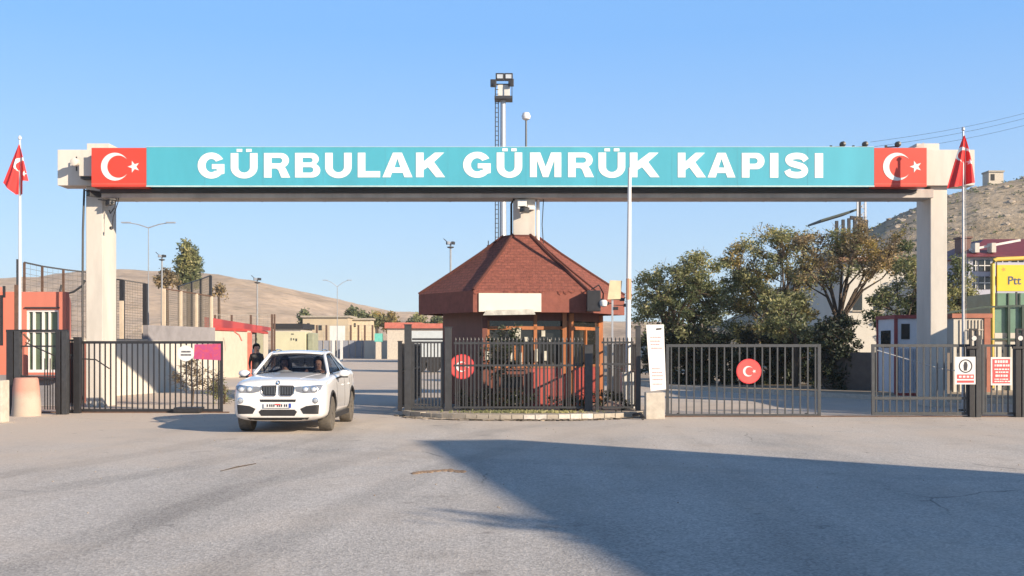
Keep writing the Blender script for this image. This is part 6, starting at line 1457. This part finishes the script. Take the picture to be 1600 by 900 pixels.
    for sgn in (-1, 1):
        b = MB(); pts = [ws(0 if sgn < 0 else 1, k / 6) for k in range(7)] + [rf(0 if sgn < 0 else 1, k / 8) for k in range(1, 9)] + [rw(0 if sgn < 0 else 1, k / 4) for k in range(1, 5)]
        b.tube([Vector((p.x + sgn * .012, p.y, p.z)) for p in pts], [.035] * 7 + [.03] * 8 + [.04] * 4, 8); b.build('pillar', PAINT, t, smooth=True)
        def side(u, v):
            y = .90 - 2.75 * u
            bot = Vector((sgn * .845, y, 1.165 + .03 * u)) 
            # roof rail height at this y
            if y > .32: k = (.98 - y) / .66; top = ws(0 if sgn < 0 else 1, max(0, min(1, k)))
            elif y > -1.43: top = rf(0 if sgn < 0 else 1, (.32 - y) / 1.75)
            else: top = rw(0 if sgn < 0 else 1, min(1, (-1.43 - y) / .62))
            top = Vector((top.x, y, max(top.z - .01, bot.z))); return bot.lerp(top, v)
        surf('side_window', CARGLASS, side, 24, 4, .004)
        b = MB(); b.tube([side(k / 20, 0) + Vector((sgn * .004, 0, .0)) for k in range(21)], .012, 5); b.build('window_trim', GLOSSB, t)
        for yy in (-.30, -1.05):
            u = (.90 - yy) / 2.75; b = MB(); b.bar(side(u, 0), side(u, 1), .06, .02); b.build('window_post', GLOSSB, t)
        b = MB(); b.tube([rf(.06 if sgn < 0 else .94, k / 8) + Vector((0, 0, .05)) for k in range(1, 8)], .014, 6); b.build('roof_rail', GLOSSB, t)
    b = MB(); b.box(-.74, .74, .55, .90, 1.05, 1.165, .03); b.build('dashboard', PLAST, t)
    b = MB(); b.box(-.07, .07, .42, .46, 1.38, 1.45, .01); b.build('inner_mirror', PLAST, t)
    for x in (-.37, .37):
        b = MB(); b.box(x - .25, x + .25, -.45, -.27, .5, 1.12, .05); b.box(x - .13, x + .13, -.42, -.30, 1.14, 1.36, .04); b.box(x - .25, x + .25, -.3, .22, .42, .58, .04); b.build('seat', mat('seat_leather', (.03, .028, .027), .5), t)
    b = MB(); b.lathe([(.17, -.012), (.19, 0), (.17, .012)], (-.37, .42, 1.02), 'Y', 24); b.build('steering_wheel', PLAST, t)
    # wheels
    for sx, y in ((-1, 1.42), (1, 1.42), (-1, -1.39), (1, -1.39)):
        b = MB(); c = Vector((sx * .81, y, .355))
        b.lathe([(.245, -.12), (.30, -.135), (.345, -.125), (.357, -.09), (.360, 0), (.357, .09), (.345, .125), (.30, .135), (.245, .12)], c, 'X', 40)
        w = b.build('wheel', mat('wheel_tyre', (.13, .115, .095), .85, var=.35, scale=10, bump=.4, bscale=40), t, smooth=True)
        b = MB(); b.lathe([(.248, -.11), (.252, .0), (.248, .11)], c, 'X', 32)
        for k in range(5):
            for d in (-7, 7):
                a = R(90 + k * 72 + d); b.bar(c + Vector((sx * .085, .04 * math.cos(a), .04 * math.sin(a))), c + Vector((sx * .10, .245 * math.cos(a + R(d * .4)), .245 * math.sin(a + R(d * .4)))), .035, .022)
        b.lathe([(.05, -.01), (.055, .02), (.03, .03)] if sx > 0 else [(.03, -.03), (.055, -.02), (.05, .01)], c + Vector((sx * .09, 0, 0)), 'X', 16)
        b.build('rim', mat('alloy', (.40, .41, .43), .3, metal=.9), w)
    # the two people
    def seated(x, shirt, lab, hairm, driver):
        r = thing('person', lab, 'person', t.matrix_world @ Vector((0, 0, 0))); r.location = (-4.63 - x, 25.15 + .22, .04); r.rotation_euler.z = R(180); r['_base'] = (0, 0, 0)
        J = [(0, 0, .66, .16, .13), (0, -.02, .86, .16, .12), (0, -.02, 1.04, .20, .12), (0, 0, 1.13, .12, .08), (0, .01, 1.19, .055), (0, .03, 1.27, .075, .09), (0, .03, 1.345, .085, .10), (0, .02, 1.40, .055, .065)]
        E = [(k, k + 1) for k in range(7)]
        for s in (-1, 1):
            i = len(J); J.append((s * .1, .1, .64, .09)); E.append((0, i)); J.append((s * .12, .5, .66, .07)); E.append((i, i + 1)); J.append((s * .12, .62, .36 + .04, .05)); E.append((i + 1, i + 2))
            if driver: arm(J, E, (s * .19, 0, 1.08), [((s * .25, .22, .93), .04), ((s * .17, .50, 1.06), .03)], (0, .5, .6), 3)
            else: arm(J, E, (s * .19, 0, 1.08), [((s * .26, .08, .86), .04), ((s * .12, .34, .78), .03)], (0, 1, 0), 3)
        o = skinned('body', J, E, [shirt, SKIN], r)
        for p in o.data.polygons:
            if p.center.z > 1.175 or (p.center.y > .45 and p.center.z > .8 and driver) or (not driver and .33 < p.center.y and .7 < p.center.z): p.material_index = 1
        hair(r, (0, .0, 1.36), .100, hairm); face_bits(r, (0, .04, 1.30), .09)
    seated(-.37, mat('dark_shirt', (.05, .05, .06), .9), 'driver with bare forearms behind the steering wheel of the white car', HAIR, True)
    seated(.37, mat('white_shirt', (.72, .72, .72), .9), 'passenger in a white shirt in the front of the white car', mat('grey_hair', (.12, .11, .10), .7), False)
    return t
make_car()
# dry air between here and the hills
hz = NT('haze_air'); hz.t.nodes.remove(hz.b); vn = hz.n('ShaderNodeVolumePrincipled'); vn.inputs['Color'].default_value = (.93, .96, 1.0, 1); vn.inputs['Density'].default_value = .00035; vn.inputs['Anisotropy'].default_value = .2
hz.l(vn.outputs[0], hz.out.inputs['Volume'])
b = MB(); b.box(-1010, 1010, -210, 1010, -3.0, 62.0); o = b.build('haze', hz.m); struct(o, 'stuff')
for o in bpy.data.objects:
    if '_base' in o.keys(): del o['_base']
